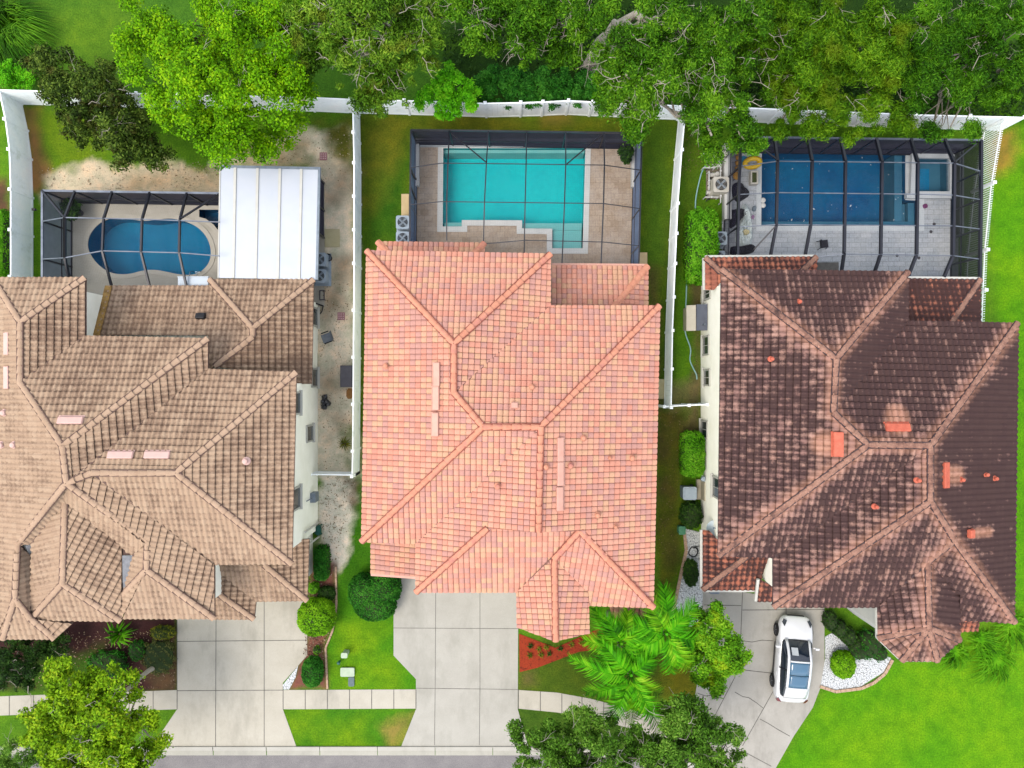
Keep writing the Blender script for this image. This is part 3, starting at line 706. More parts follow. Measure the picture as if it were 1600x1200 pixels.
for i, (a, b, r) in enumerate(((530,290,24),(520,470,18),(540,420,14),(528,660,16),(515,590,14))):
    paint([(a-r,b-r),(a+r*.7,b-r*1.4),(a+r*.8,b+r),(a-r*.8,b+r*1.3)], C(156,134,102), .7, 1.0, seed=72+i, op=.75)
paint([(498,740),(562,742),(556,800),(548,850),(535,880),(524,905),(508,860),(495,850)], C(236,228,210,.6), .25, .5, 1.5, seed=80)
paint([(536,745),(560,745),(558,800),(540,770)], C(112,90,72), .3, .6, 1.8, seed=81, op=.8)
paint([(534,668),(550,670),(548,735),(530,715)], C(120,140,60), .3, .6, 1.8, seed=82, op=.7)
# left strip outside the left fence
paint([(-60,290),(10,280),(20,330),(20,432),(6,432),(-4,340)], C(108,82,60), .25, .4, 1.4, seed=83)
# front mulch beds of the left house
paint([(-80,960),(276,960),(276,1082),(-80,1076)], C(74,46,46), .2, .15, seed=84)
paint([(60,1020),(120,1025),(160,1010),(170,1076),(20,1076)], C(70,112,22), .5, .6, seed=85, op=.9)
paint([(480,870),(525,880),(523,960),(508,1010),(510,1076),(455,1076),(478,1000),(485,930)], C(140,92,80), .2, .2, seed=86)
paint([(228,1010),(276,985),(276,1076),(236,1076)], C(112,88,62), .4, .5, seed=87)

hole = np.zeros(X.shape, bool)
for pl in POOLS.values(): hole |= sdist(X, Y, pl) > -.12
ni, nj = X.shape
idx = np.arange(ni*nj).reshape(ni, nj)
Q = np.stack([idx[:-1,:-1], idx[1:,:-1], idx[1:,1:], idx[:-1,1:]], -1)
keep = ~(hole[:-1,:-1] | hole[1:,:-1] | hole[1:,1:] | hole[:-1,1:])   # dug out below pools and spas
quads = Q[keep]
verts = np.stack([X.ravel(), Y.ravel(), np.zeros(X.size)], 1)
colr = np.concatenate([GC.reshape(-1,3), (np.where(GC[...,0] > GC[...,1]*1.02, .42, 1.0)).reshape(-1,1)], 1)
B = 500; x0, x1, y0, y1 = gx[0], gx[-1], gy[0], gy[-1]
ring = np.array([(-B,-B,0),(B,-B,0),(B,B,0),(-B,B,0),(x0,y0,0),(x1,y0,0),(x1,y1,0),(x0,y1,0)], float); nb = len(verts)
verts = np.concatenate([verts, ring]); colr = np.concatenate([colr, np.array([C(96,150,28)]*8)])
quads = np.concatenate([quads, np.array([(0,1,5,4),(1,2,6,5),(2,3,7,6),(3,0,4,7)])+nb])
t = NT('ground_cover'); a = t.n('ShaderNodeVertexColor', layer_name='Col'); pos = t.coord('World')
c = t.mix(1.0, a.outputs[0], t.ramp(t.noise(pos, 1.3, 5, .65), [(.28, (.66,.76,.72,1)), (.5, (1,1,1,1)), (.75, (1.42,1.2,1.1,1))]), 'MULTIPLY')
c = t.mix(a.outputs['Alpha'], c, t.ramp(t.noise(pos, 11, 4, .7), [(.28, (.58,.62,.62,1)), (.72, (1.4,1.36,1.3,1))]), 'MULTIPLY')
c = t.mix(a.outputs['Alpha'], c, t.ramp(t.noise(pos, 45, 2, .6), [(.3, (.66,.68,.66,1)), (.7, (1.33,1.3,1.26,1))]), 'MULTIPLY')
t.principled(c, .9, 0, .1, t.bump(t.noise(pos, 24, 4, .7), .7, .05))
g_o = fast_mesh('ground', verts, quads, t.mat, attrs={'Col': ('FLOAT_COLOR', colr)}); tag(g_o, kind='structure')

# ------------------------------------------------------------------ paving
def concrete(name, c1, c2, stain=None):
    t = NT(name); pos = t.coord('World')
    c = t.ramp(t.noise(pos, .7, 6, .65), [(.3, c1), (.7, c2)])
    c = t.mix(1.0, c, t.ramp(t.noise(pos, 26, 4, .7), [(.3, (.93,.93,.93,1)), (.7, (1.06,1.06,1.06,1))]), 'MULTIPLY')
    mp = t.n('ShaderNodeMapping'); t.l(pos, mp.inputs[0]); mp.inputs['Scale'].default_value = (1,.4,1)
    m = t.maprange(t.noise(mp.outputs[0], .5, 5, .7), .5, .68)
    c = t.mix(t.math('MULTIPLY', m, .6), c, stain or C(168,166,156))
    m = t.maprange(t.noise(pos, 2.3, 5, .75), .66, .78)
    c = t.mix(t.math('MULTIPLY', m, .35), c, C(120,114,102))
    t.principled(c, .85, 0, .2, t.bump(t.noise(pos, 60, 3), .2, .01)); return t.mat
CON1 = concrete('concrete_warm', C(204,198,181), C(218,212,196), C(170,166,152))
CON2 = concrete('concrete_pale', C(194,191,180), C(207,204,193), C(172,170,158))
CON3 = concrete('concrete_grey', C(184,180,170), C(202,198,188), C(140,136,126))
JOINT = noisy('joint_dark', [C(92,90,84), C(130,126,118)], 3, .9)
def sheet(name, pts, z, mat, joints=(), jw=.035, kind='structure', px=True, label=None):
    mb = MB(); w = W2(pts) if px else pts
    mb.prism(w, -.03, z)
    for j in joints:
        for a, b in zip(j, j[1:]):
            p, q = P(*a), P(*b); n = Vector((-(q-p).y, (q-p).x, 0)).normalized()*jw/2
            mb.add([(v.x, v.y, z+.004) for v in (p-n, q-n, q+n, p+n)], [(0,1,2,3)], 1)
    o = mb.build(name, [mat, JOINT]); tag(o, kind=kind); return o
sheet('driveway', [(277,940),(277,1108),(236,1168.5),(464,1168.5),(442,1108),(442,1067),(480,1024),(480,935)], .02, CON1,
      [[(338,935),(337,1166)],[(413,935),(413,1166)],[(277,1002),(480,1000)],[(277,1079),(442,1078)],[(277,940),(277,1108)]])
sheet('driveway', [(615,898),(626,900),(615,960),(615,1024),(650,1061),(650,1108),(626,1168.5),(826,1168.5),(809,1108),(810,895)], .02, CON2,
      [[(681,900),(680,1075),(679,1164)],[(750,900),(750,1075),(749,1164)],[(615,981),(810,982)],[(650,1075),(810,1077)]], .028)
sheet('driveway', [(1097,915),(1097,945),(1100,1010),(1088,1075),(1080,1125),(1130,1230),(1195,1230),(1240,1150),(1270,1105),(1288,1058),(1288,945)], .02, CON3,
      [[(1160,925),(1157,1000),(1148,1058),(1100,1150)],[(1228,945),(1228,985)],[(1160,953),(1288,952)],[(1100,945),(1158,946)],[(1157,1046),(1210,1052)],[(1210,1076),(1160,1165)],
       [(1160,1001),(1175,1003),(1190,1000),(1208,1001)],[(1148,1081),(1160,1088),(1170,1090),(1182,1098),(1192,1106)],[(1187,1123),(1200,1130),(1216,1140),(1234,1150)],
       [(1090,1083),(1102,1087),(1112,1086),(1130,1091)],[(1100,993),(1152,992)],[(1145,1165),(1205,1197)]], .04)
def walk(name, top, bot, n):
    j = []
    def lerp(pl, s):
        s *= len(pl)-1; i = min(int(s), len(pl)-2); f = s-i; return (pl[i][0]+(pl[i+1][0]-pl[i][0])*f, pl[i][1]+(pl[i+1][1]-pl[i][1])*f)
    for i in range(n+1): j.append([lerp(top, i/n), lerp(bot, i/n)])
    return sheet(name, list(top)+list(reversed(bot)), .016, CON1, j, .04)
walk('sidewalk', [(442.5,1078),(650,1077)], [(442.5,1108),(650,1107)], 6)
walk('sidewalk', [(810,1078),(870,1082),(925,1092),(990,1110),(1060,1130)], [(810,1107),(870,1113),(925,1122),(985,1138),(1050,1160)], 7)
walk('sidewalk', [(-60,1090),(277,1078)], [(-60,1120),(277,1108)], 9)
CURB = concrete('curb_concrete', C(200,197,186), C(214,211,200), C(180,176,164))
GUT = concrete('gutter_concrete', C(190,188,174), C(206,203,190))
KL = [P(x, y) for x, y in ((-900,1166),(0,1166),(500,1166),(860,1166),(960,1170),(1040,1181),(1110,1199),(1180,1226),(1260,1268),(1350,1330),(1450,1420))]
def koff(dist):
    o = []
    for i, p in enumerate(KL):
        t_ = (KL[min(i+1,len(KL)-1)]-KL[max(i-1,0)]).normalized(); o.append(p+Vector((t_.y,-t_.x,0))*dist)
    return o
K0, K1, K2 = koff(0), koff(.21), koff(.5); mb = MB()
for i in range(len(KL)-1):
    n_ = max(1, round((KL[i+1]-KL[i]).length/2.9))
    for k in range(n_):
        f0, f1 = k/n_+.0012, (k+1)/n_-.0012
        for A_, B_, z0_, z1_, mi in ((K0,K1,.085,.08,0),(K1,K2,.03,.012,1)):
            q = [A_[i].lerp(A_[i+1],f0), A_[i].lerp(A_[i+1],f1), B_[i].lerp(B_[i+1],f1), B_[i].lerp(B_[i+1],f0)]
            zt = [z0_,z0_,z1_,z1_]; v = [(p.x,p.y,z) for p, z in zip(q, zt)]+[(p.x,p.y,-.05) for p in q]
            mb.add(v, [(3,2,1,0),(0,1,5,4),(1,2,6,5),(2,3,7,6),(3,0,4,7)], mi)
tag(mb.build('kerb', [CURB, GUT]), kind='structure')
t = NT('asphalt'); pos = t.coord('World')
c = t.ramp(t.noise(pos, 30, 4, .8), [(.3, C(116,112,112)), (.7, C(176,172,170))])
c = t.mix(1.0, c, t.ramp(t.noise(pos, 1.0, 5), [(.3, (.86,.86,.88,1)), (.7, (1.1,1.1,1.1,1))]), 'MULTIPLY')
t.principled(c, .9, 0, .2, t.bump(t.noise(pos, 50, 3), .5, .02))
mb = MB(); mb.prism([(p.x,p.y) for p in koff(.49)]+[(22,-34),(-60,-34)], -.02, .006); tag(mb.build('road', t.mat), kind='structure')
for (x, y) in ((715,1171),(733,1166)):
    p = P(x, y, .085)

# mulch and gravel beds
RED = noisy('mulch_red', [C(116,40,18), C(178,64,28), C(146,50,24)], 5, .95, bump=.9, bscale=22, fine=.35, fscale=32)
tag(sheet('mulch_bed', [(811,990),(868,1012),(922,988),(1005,950),(1012,985),(950,1012),(905,1018),(840,1043),(812,1050)], .03, RED), kind='stuff')
t = NT('white_gravel'); pos = t.coord('World')
v = t.n('ShaderNodeTexVoronoi'); t.l(pos, v.inputs['Vector']); v.inputs['Scale'].default_value = 13
c = t.ramp(v.outputs['Distance'], [(.1, C(250,252,254,.6)), (.5, C(228,232,234,.56)), (.9, C(160,162,160))])
t.principled(c, .8, 0, .3, t.bump(v.outputs['Distance'], 1.0, .06)); GRAV = t.mat
tag(sheet('gravel_bed', [(1068,825),(1096,832),(1098,930),(1094,985),(1068,975),(1055,945),(1062,905),(1072,860)], .03, GRAV), kind='stuff')
tag(sheet('gravel_bed', [(1289,995),(1305,985),(1350,1010),(1392,1028),(1380,1050),(1345,1072),(1305,1078),(1282,1070),(1289,1030)], .03, GRAV), kind='stuff')
tag(sheet('gravel_bed', [(442,1070),(466,1040),(462,1058),(452,1077),(443,1077)], .03, GRAV), kind='stuff')
EDG = noisy('edging_brick', [C(196,160,132), C(216,184,156), C(170,132,108)], 8, .85, fine=.2)
def edging(name, pts, lab, w=.16):
    mb = MB(); pts = [P(*p) for p in pts]; L = 0
    for a, b in zip(pts, pts[1:]):
        n = max(1, round((b-a).length/.3))
        for i in range(n):
            p, q = a+(b-a)*(i/n), a+(b-a)*((i+.93)/n); mb.bar(p+Vector((0,0,.04)), q+Vector((0,0,.04)), w, .1)
    tag(mb.build(name, EDG), lab, 'edging', 'brick garden edgings')
edging('bed_edging', [(1281,1072),(1305,1080),(1345,1075),(1365,1066),(1382,1052),(1394,1030)], 'curved brick edging round the white gravel bed by the bright right lawn')
edging('bed_edging', [(1068,822),(1072,860),(1062,905),(1054,945),(1048,965)], 'curved brick edging of the gravel strip left of the dark roofed house')
edging('bed_edging', [(525,885),(526,945),(520,985),(509,1012),(512,1076)], 'thin brick edging along the mulch bed with the round bush', .1)

# litter of dead leaves and crumbs on the bare sand and in the beds: nobody could count it
def litter(name, polys, n, cols, smin, smax, seed):
    rng = np.random.RandomState(seed); pts = []
    for pl in polys:
        w = np.array(W2(pl)); lo, hi = w.min(0), w.max(0); m = int(n/len(polys))*3
        x = rng.uniform(lo[0], hi[0], m); y = rng.uniform(lo[1], hi[1], m); ok = (sdist(x, y, [tuple(q) for q in w]) > .05) & (fnoise(x, y, seed, 1.1) > rng.uniform(-.25,.15,m)); pts.append(np.stack([x[ok], y[ok]], 1))
    p = np.concatenate(pts); m = len(p); a = rng.uniform(0, 6.28, m); s = rng.uniform(smin, smax, m); r = rng.uniform(.3, .8, m)
    V = np.empty((m,4,3))
    for k in range(4):
        f = np.where(k % 2 == 0, 1, r)*s; V[:,k,0] = p[:,0]+np.cos(a+k*1.5708)*f; V[:,k,1] = p[:,1]+np.sin(a+k*1.5708)*f; V[:,k,2] = .02+rng.uniform(0,.03,m)
    t = NT(name); g = t.n('ShaderNodeNewGeometry'); t.principled(t.ramp(g.outputs['Random Per Island'], [(i/(len(cols)-1), c) for i, c in enumerate(cols)]), .9, 0, .1)
    tag(fast_mesh(name, V.reshape(-1,3), np.arange(4*m).reshape(m,4), t.mat), kind='stuff')
litter('leaf_litter', [[(495,440),(560,440),(556,735),(485,735)],[(345,200),(548,205),(556,300),(505,300),(345,262)],[(60,262),(345,250),(345,296),(60,300)],[(498,742),(560,745),(530,900),(500,860)]], 1500, [C(120,96,66), C(150,124,88), C(232,220,196), C(112,100,58), C(206,190,160)], .015, .05, 5)
litter('leaf_litter', [[(20,985),(276,985),(276,1076),(20,1076)],[(482,880),(520,890),(512,1070),(470,1070)]], 1500, [C(60,34,34), C(120,84,60), C(206,180,150), C(90,60,50)], .02, .06, 6)
litter('leaf_litter', [[(1028,640),(1072,640),(1060,930),(1026,930)],[(1080,430),(1098,430),(1094,690),(1072,690)],[(1060,200),(1110,195),(1100,260),(1062,280)]], 420, [C(110,90,50), C(130,112,70), C(150,132,92), C(80,70,40)], .02, .05, 7)
# ------------------------------------------------------------------ fences
def fence(label, pts, h=1.85, step=2.3, picket=False, group='white vinyl fences'):
    w = [P(*p) for p in pts]; c = w[len(w)//2]
    f = thing('picket_fence' if picket else 'privacy_fence', label, 'fence', (c.x, c.y, 0), 0, None if picket else group)
    posts = []
    for si, (a, b) in enumerate(zip(w, w[1:])):
        L = (b-a).length; n = max(1, round(L/step)); dr = (b-a)/L
        for i in range(n):
            p, q = a+dr*(L*i/n), a+dr*(L*(i+1)/n)
            posts.append(p)
            mb = MB(); e = dr*.055
            if picket:
                m = int((q-p).length/.125)
                for k in range(m):
                    r = p+e+(q-p-e*2)*((k+.5)/m)
                    mb.bar(r+Vector((0,0,.06)), r+Vector((0,0,h)), .05, .03)
                for z in (.25, h-.2): mb.bar(p+Vector((0,0,z)), q+Vector((0,0,z)), .045, .05)
            else:
                m = max(1, int((q-p).length/.28))
                for k in range(m):       # tongue and groove boards
                    r0, r1 = p+e+(q-p-e*2)*(k/m), p+e+(q-p-e*2)*((k+.985)/m)
                    mb.bar(r0+Vector((0,0,h/2)), r1+Vector((0,0,h/2)), .035, h-.16)
                for z in (.1, h-.05): mb.bar(p+e+Vector((0,0,z)), q-e+Vector((0,0,z)), .06, .12)
            mb.build('panel', VINYL, f)
    posts.append(w[-1])
    for p in posts:
        mb = MB(); mb.box((p.x,p.y,(h+.06)/2),(.12,.12,h+.06)); mb.box((p.x,p.y,h+.09),(.16,.16,.05)); mb.box((p.x,p.y,h+.145),(.14,.14,.06),0,0,.1)
        mb.build('post', VINYL, f)
    return f
fence('long white vinyl fence along the back under the overhanging trees', [(34,163),(180,167),(492,174),(560,177),(640,179),(705,181),(760,183),(813,182),(846,181),(884,179),(920,181),(985,184),(1058,187),(1130,189),(1200,192),(1400,200),(1560,204)], 1.95)
fence('white vinyl fence curving down from the back corner at the far left', [(35,163),(44,205),(50,250),(52,310),(52,370),(52,440)], 1.8)
fence('straight white vinyl fence between the brown roofed house and the salmon roofed house', [(562,179),(564,270),(564,420),(563,560),(562,700),(561,738)], 1.75, 2.0)
fence('slanting white vinyl fence between the salmon roofed house and the dark roofed house', [(1060,188),(1054,250),(1048,330),(1044,420),(1040,520),(1038,635)], 1.7, 2.1)
fence('short white gate fence across the sandy side yard of the brown roofed house', [(495,737),(561,738)], 1.2, 1.9)
fence('short white gate fence across the grass strip left of the dark roofed house', [(1029,634),(1066,632),(1093,631)], 1.5, 1.9)
fence('white open picket fence beside the dark screened pool cage at the right', [(1534,206),(1518,300),(1508,400),(1503,520)], 1.85, 2.4, True)

# ------------------------------------------------------------------ pools, decks and screen enclosures
def paver_mat(name, c1, c2, c3, mort, w, h, rot=0, bump=.4):
    t = NT(name); pos = t.coord('World'); mp = t.n('ShaderNodeMapping'); t.l(pos, mp.inputs[0]); mp.inputs['Rotation'].default_value = (0,0,rot)
    b = t.n('ShaderNodeTexBrick'); t.l(mp.outputs[0], b.inputs['Vector']); b.inputs['Scale'].default_value = 1
    b.inputs['Brick Width'].default_value = w; b.inputs['Row Height'].default_value = h; b.inputs['Mortar Size'].default_value = .012; b.inputs['Bias'].default_value = 0
    b.inputs['Color1'].default_value = c1; b.inputs['Color2'].default_value = c2; b.inputs['Mortar'].default_value = mort
    c = t.mix(t.maprange(t.noise(pos, .6, 4, .65), .42, .68), b.outputs['Color'], c3)
    c = t.mix(.5, c, b.outputs['Color'])
    c = t.mix(1.0, c, t.ramp(t.noise(pos, 9, 5, .7), [(.28, (.82,.82,.82,1)), (.72, (1.14,1.14,1.14,1))]), 'MULTIPLY')
    t.principled(c, .8, 0, .25, t.bump(b.outputs['Fac'], -bump, .01)); return t.mat
DECK1 = noisy('deck_beige', [C(196,190,174), C(212,206,192)], 1.2, .8, fine=.05)
DECK2 = paver_mat('paver_travertine', C(204,184,162), C(186,164,142), C(224,214,204), C(172,152,132), .42, .3)
DECK3 = paver_mat('paver_grey', C(196,202,210), C(176,184,192), C(212,214,214), C(140,146,154), .62, .26)
WATER = {}
def water(name, tint, gloss=.10, dots=0.0):
    t = NT(name); pos = t.coord('World')
    tr = t.n('ShaderNodeBsdfTransparent'); tr.inputs[0].default_value = tint
    gl = t.n('ShaderNodeBsdfGlossy'); gl.inputs['Roughness'].default_value = .04
    nb = t.bump(t.noise(pos, 2.2, 4, .6), .12, .03); t.l(nb, gl.inputs['Normal'])
    fr = t.n('ShaderNodeFresnel'); fr.inputs[0].default_value = 1.17; t.l(nb, fr.inputs['Normal'])
    mx = t.n('ShaderNodeMixShader'); t.l(fr.outputs[0], mx.inputs[0]); t.l(tr.outputs[0], mx.inputs[1]); t.l(gl.outputs[0], mx.inputs[2])
    t.l(mx.outputs[0], t.out.inputs[0]); return t.mat
def offset(poly, r):
    n = len(poly); ar = sum(poly[i][0]*poly[(i+1)%n][1]-poly[(i+1)%n][0]*poly[i][1] for i in range(n)); s = 1 if ar > 0 else -1; out = []
    for i in range(n):
        a, b, c = (Vector(poly[(i+k) % n]) for k in (-1,0,1))
        n1 = Vector(((b-a).y, -(b-a).x)).normalized()*s; n2 = Vector(((c-b).y, -(c-b).x)).normalized()*s
        m = n1+n2; m = m/max(m.length_squared/2, .3); out.append(tuple(b+m*r))
    return out
def pool(label, poly, basin_m, water_m, coping_m, cw=.28, depth=1.3, wl=-.08, zdeck=.03, name='swimming_pool', cat='pool', top=.06):
    c = (sum(p[0] for p in poly)/len(poly), sum(p[1] for p in poly)/len(poly))
    o = thing(name, label, cat, (c[0], c[1], 0))
    mb = MB(); big = offset(poly, .02)
    mb.prism(list(big), -depth-.1, -depth); n = len(big)
    ar = sum(big[i][0]*big[(i+1)%n][1]-big[(i+1)%n][0]*big[i][1] for i in range(n))
    for i in range(n):
        a, b = big[i], big[(i+1) % n]
        q = [(a[0],a[1],-depth),(b[0],b[1],-depth),(b[0],b[1],zdeck+.005),(a[0],a[1],zdeck+.005)]
        mb.add(q if ar < 0 else q[::-1], [(0,1,2,3)])
    mb.build('basin', basin_m, o)
    MB().prism(poly, wl, wl).build('water', water_m, o)
    if cw: MB().prism(offset(poly, cw), zdeck-.02, top, 0, [offset(poly, -.03)]).build('coping', coping_m, o)
    return o
COPE_W = noisy('coping_white', [C(222,224,222), C(238,239,236)], 1.5, .7, fine=.04)
COPE_B = noisy('coping_beige', [C(204,198,182), C(216,210,196)], 1.5, .8)
COPE_G = noisy('coping_grey', [C(196,204,210), C(216,222,226)], 1.5, .75, fine=.05)
BAS1 = noisy('plaster_blue', [C(0,116,162,.58), C(4,138,178,.58)], .5, .8, fine=.08, fscale=6)
BAS1L = noisy('plaster_blue_ledge', [C(12,84,124), C(20,98,138)], 1, .8)
BAS2 = noisy('plaster_turquoise', [C(0,196,200,.62), C(20,210,208,.62)], .6, .8, fine=.06, fscale=5)
BAS2L = noisy('plaster_turquoise_ledge', [C(140,214,208), C(166,224,216)], 1, .8)  # paler, to put the weaker tint of shallow water into the plaster
BAS3 = noisy('plaster_deep_blue', [C(0,88,140,.5), C(4,118,160,.5)], .45, .8, fine=.12, fscale=5)
BAS3L = noisy('plaster_slate_ledge', [C(60,116,142), C(84,136,156)], 1, .8)  # lighter plaster colour stands in for shallower water over the ledges
WAT = water('pool_water', (.86,.97,1,1)); WATD = water('pool_water_deep', (.8,.93,1,1))

pool1, pool2, pool3, spa1, spa3 = (POOLS[k] for k in ('p1','p2','p3','s1','s3'))
def deck(pts, holes, mat, z=.03):
    mb = MB(); mb.prism(W2(pts), -.05, z, 0, holes); tag(mb.build('pool_deck', mat), kind='structure')
deck([(112,317),(371,317),(371,287),(507,287),(507,478),(112,478)], [pool1, spa1], DECK1)
deck([(650,221),(991,221),(991,512),(836,512),(836,440),(650,440)], [pool2], DECK2)
deck([(1128,228),(1497,228),(1497,535),(1318,535),(1318,462),(1128,462)], [pool3, spa3], DECK3)
pl1 = pool('freeform blue swimming pool with rounded ends in the left yard', pool1, BAS1, WAT, COPE_B, .22)
sp1 = pool('small blue fan shaped spa half under the white patio roof', spa1, BAS1L, WAT, COPE_B, .2, .8, name='spa', cat='spa')
pl2 = pool('bright turquoise swimming pool with stepped white coping behind the salmon roofed house', pool2, BAS2, WAT, COPE_W, .27)
for q in ([(693,346),(721,346),(721,354),(693,354)], [(817,347),(910,347),(910,358),(817,358)], [(864,359),(909,359),(909,388),(864,388)]):
    MB().prism(W2(q), -1.29, -.3 if q[0][1] < 350 else -.18).build('ledge', BAS2L, pl2)
MB().prism(W2([(693,232),(914,232),(914,237),(693,237)]), -1.29, -.25).build('ledge', BAS2L, pl2)
for x in (735,800,866):
    p = P(x, 243, -1.27); mb = MB()
    for k in range(7): mb.box((p.x+random.Random(k+x).uniform(-.35,.35), p.y+random.Random(k*3+x).uniform(-.1,.1), p.z), (.18,.06,.02), k)
    mb.build('pale_slabs', COPE_W, pl2)  # small white slabs scattered on the pool floor
def lowwall(par, name, segs, z, mat, w=None):
    mb = MB()
    for pts in segs: mb.prism(W2(pts), 0, z)
    return mb.build(name, mat, par)
lowwall(pl2, 'raised_wall', [[(649,220.5),(991.5,220.5),(991.5,227),(649,227)], [(650,227),(656,227),(656,293),(650,293)], [(985,227),(991,227),(991,295),(985,295)]], .42, COPE_W)
lowwall(pl2, 'raised_bench', [[(657,227.6),(984,227.6),(984,230.6),(657,230.6)]], .2, COPE_G)
pl3 = pool('long dark blue swimming pool littered with bits behind the dark roofed house', pool3, BAS3, WATD, COPE_G, .25, 1.5)
for q, z in (([(1190,344),(1434,344),(1434,353),(1190,353)],-.35), ([(1402,238.5),(1414,238.5),(1414,344),(1402,344)],-.3), ([(1425,314),(1435,314),(1435,344),(1425,344)],-.42), ([(1416,314),(1424.6,314),(1424.6,344),(1416,344)],-.7)):
    MB().prism(W2(q), -1.49, z).build('ledge', BAS3L, pl3)
sp3 = pool('square dark blue spa at the right end of the long pool', spa3, BAS3L, WATD, COPE_G, .34, .7, .12, name='spa', cat='spa', top=.3, zdeck=.15)
MB().prism(W2([(1436,258),(1463,258),(1463,292),(1436,292)]), -.69, -.68).build('floor_well', BAS1, sp3)
lowwall(pl3, 'raised_wall', [[(1140,229),(1498,229),(1498,236),(1140,236)]], .45, COPE_G)
lowwall(pl3, 'raised_wall', [[(1128,229),(1139,229),(1139,345),(1128,345)]], .5, COPE_W)
lowwall(pl3, 'raised_wall', [[(1491,237),(1497.5,237),(1497.5,368),(1491,368)]], .5, COPE_G)
lowwall(pl3, 'raised_bench', [[(1413,304),(1488,305),(1488,312),(1413,311)]], .28, COPE_G)
LEAF_BIT = noisy('litter_pale', [C(190,206,214), C(222,230,232)], 5, .8)
rg = random.Random(5); mb = MB()
for k in range(42):
    x, y = rg.uniform(1192,1412), rg.uniform(240,350); p = P(x, y, -.075); s_ = rg.uniform(.02,.055); a = rg.uniform(0,6)
    if k % 9 == 0: s_ *= 1.8
    mb.add([(p.x+math.cos(a+q)*s_*(1 if i % 2 else .45), p.y+math.sin(a+q)*s_*(1 if i % 2 else .45), p.z) for i, q in enumerate((0,1.57,3.14,4.71))], [(0,1,2,3)])
mb.build('floating_litter', LEAF_BIT, pl3)

def screen(name, col, alpha):
    t = NT(name); tr = t.n('ShaderNodeBsdfTransparent'); df = t.n('ShaderNodeBsdfDiffuse')
    t.val(df.inputs[0], t.ramp(t.noise(t.coord('World'), 1.4, 3), [(.3, tuple(c*.8 for c in col[:3])+(1,)), (.7, col)]))
    mx = t.n('ShaderNodeMixShader'); mx.inputs[0].default_value = alpha; t.l(tr.outputs[0], mx.inputs[1]); t.l(df.outputs[0], mx.inputs[2]); t.l(mx.outputs[0], t.out.inputs[0])
    return t.mat
SCR_D = screen('screen_wall_dark', C(76,76,94), .93); SCR_G = screen('screen_wall_grey', C(168,174,190), .93); SCR_B = screen('screen_wall_side', C(150,168,204), .92)
SCR_L = screen('screen_wall_sheer', C(62,62,82), .42); SCR_K = screen('screen_wall_green', C(70,76,70), .86)
WIRE = noisy('screen_wire', [C(66,72,80), C(84,90,98)], 2, .6)
def mesh_panel(par, quad, n=None):
    """roof screening: a fine woven net of real threads"""
    a, b, c, e = quad; mb = MB(); pit = .09
    def strip(p, q):
        t_ = (q-p).normalized(); n_ = t_.cross(Vector((0,0,1))).normalized()*.001
        mb.add([p-n_, q-n_, q+n_, p+n_], [(0,1,2,3)])
    nu = max(2, round(max((b-a).length, (c-e).length)/pit)); nv = max(2, round(max((e-a).length, (c-b).length)/pit))
    for i in range(1, nu): strip(a+(b-a)*(i/nu), e+(c-e)*(i/nu))
    for j in range(1, nv): strip(a+(e-a)*(j/nv), b+(c-b)*(j/nv))
    mb.build('screen_mesh', WIRE, par)
def cage(label, rail, posts, rafters, purlins, braces, mats, walls_m, w=.07, rw=.09, group='screened pool enclosures', mesh=True):
    """rail: [(px,py)] top rail at eave height; rafters, purlins: lists of [(px,py,z)]"""
    ZE = 2.55; rl = [P(x, y, ZE) for x, y in rail]; c = sum(rl, Vector((0,0,0)))/len(rl)
    o = thing('pool_enclosure', label, 'enclosure', (c.x, c.y, 0), 0, group)
    mtop, mraf = mats
    for i, (a, b) in enumerate(zip(rl, rl[1:])):
        MB().bar(a, b, w*1.3, .08).build('top_rail', mtop, o)
        MB().bar(Vector((a.x,a.y,.08)), Vector((b.x,b.y,.08)), w, .08).build('base_rail', mraf, o)
        MB().bar(Vector((a.x,a.y,.95)), Vector((b.x,b.y,.95)), w*.7, .05).build('chair_rail', mraf, o)
        m = walls_m[i % len(walls_m)]
        MB().add([(a.x,a.y,.12),(b.x,b.y,.12),(b.x,b.y,ZE-.04),(a.x,a.y,ZE-.04)], [(0,1,2,3)]).build('wall_screen', m, o)
    for x, y in posts:
        p = P(x, y, ZE); MB().bar(Vector((p.x,p.y,.03)), p, w, w).build('post', mraf, o)
    def run(name, lst, ww, m):
        for l in lst:
            mb = MB(); pts = [P(*q) for q in l]
            for a, b in zip(pts, pts[1:]): mb.bar(a, b, ww, ww*1.5)
            mb.build(name, m, o)
    run('rafter', rafters, rw, mraf); run('purlin', purlins, w*.6, mtop); run('brace', braces, w*.9, mraf)
    if mesh:
        for r, s_ in zip(rafters, rafters[1:]):
            for k in range(min(len(r), len(s_))-1): mesh_panel(o, [P(*r[k]), P(*s_[k]), P(*s_[k+1]), P(*r[k+1])])
    return o
zi = 3.4
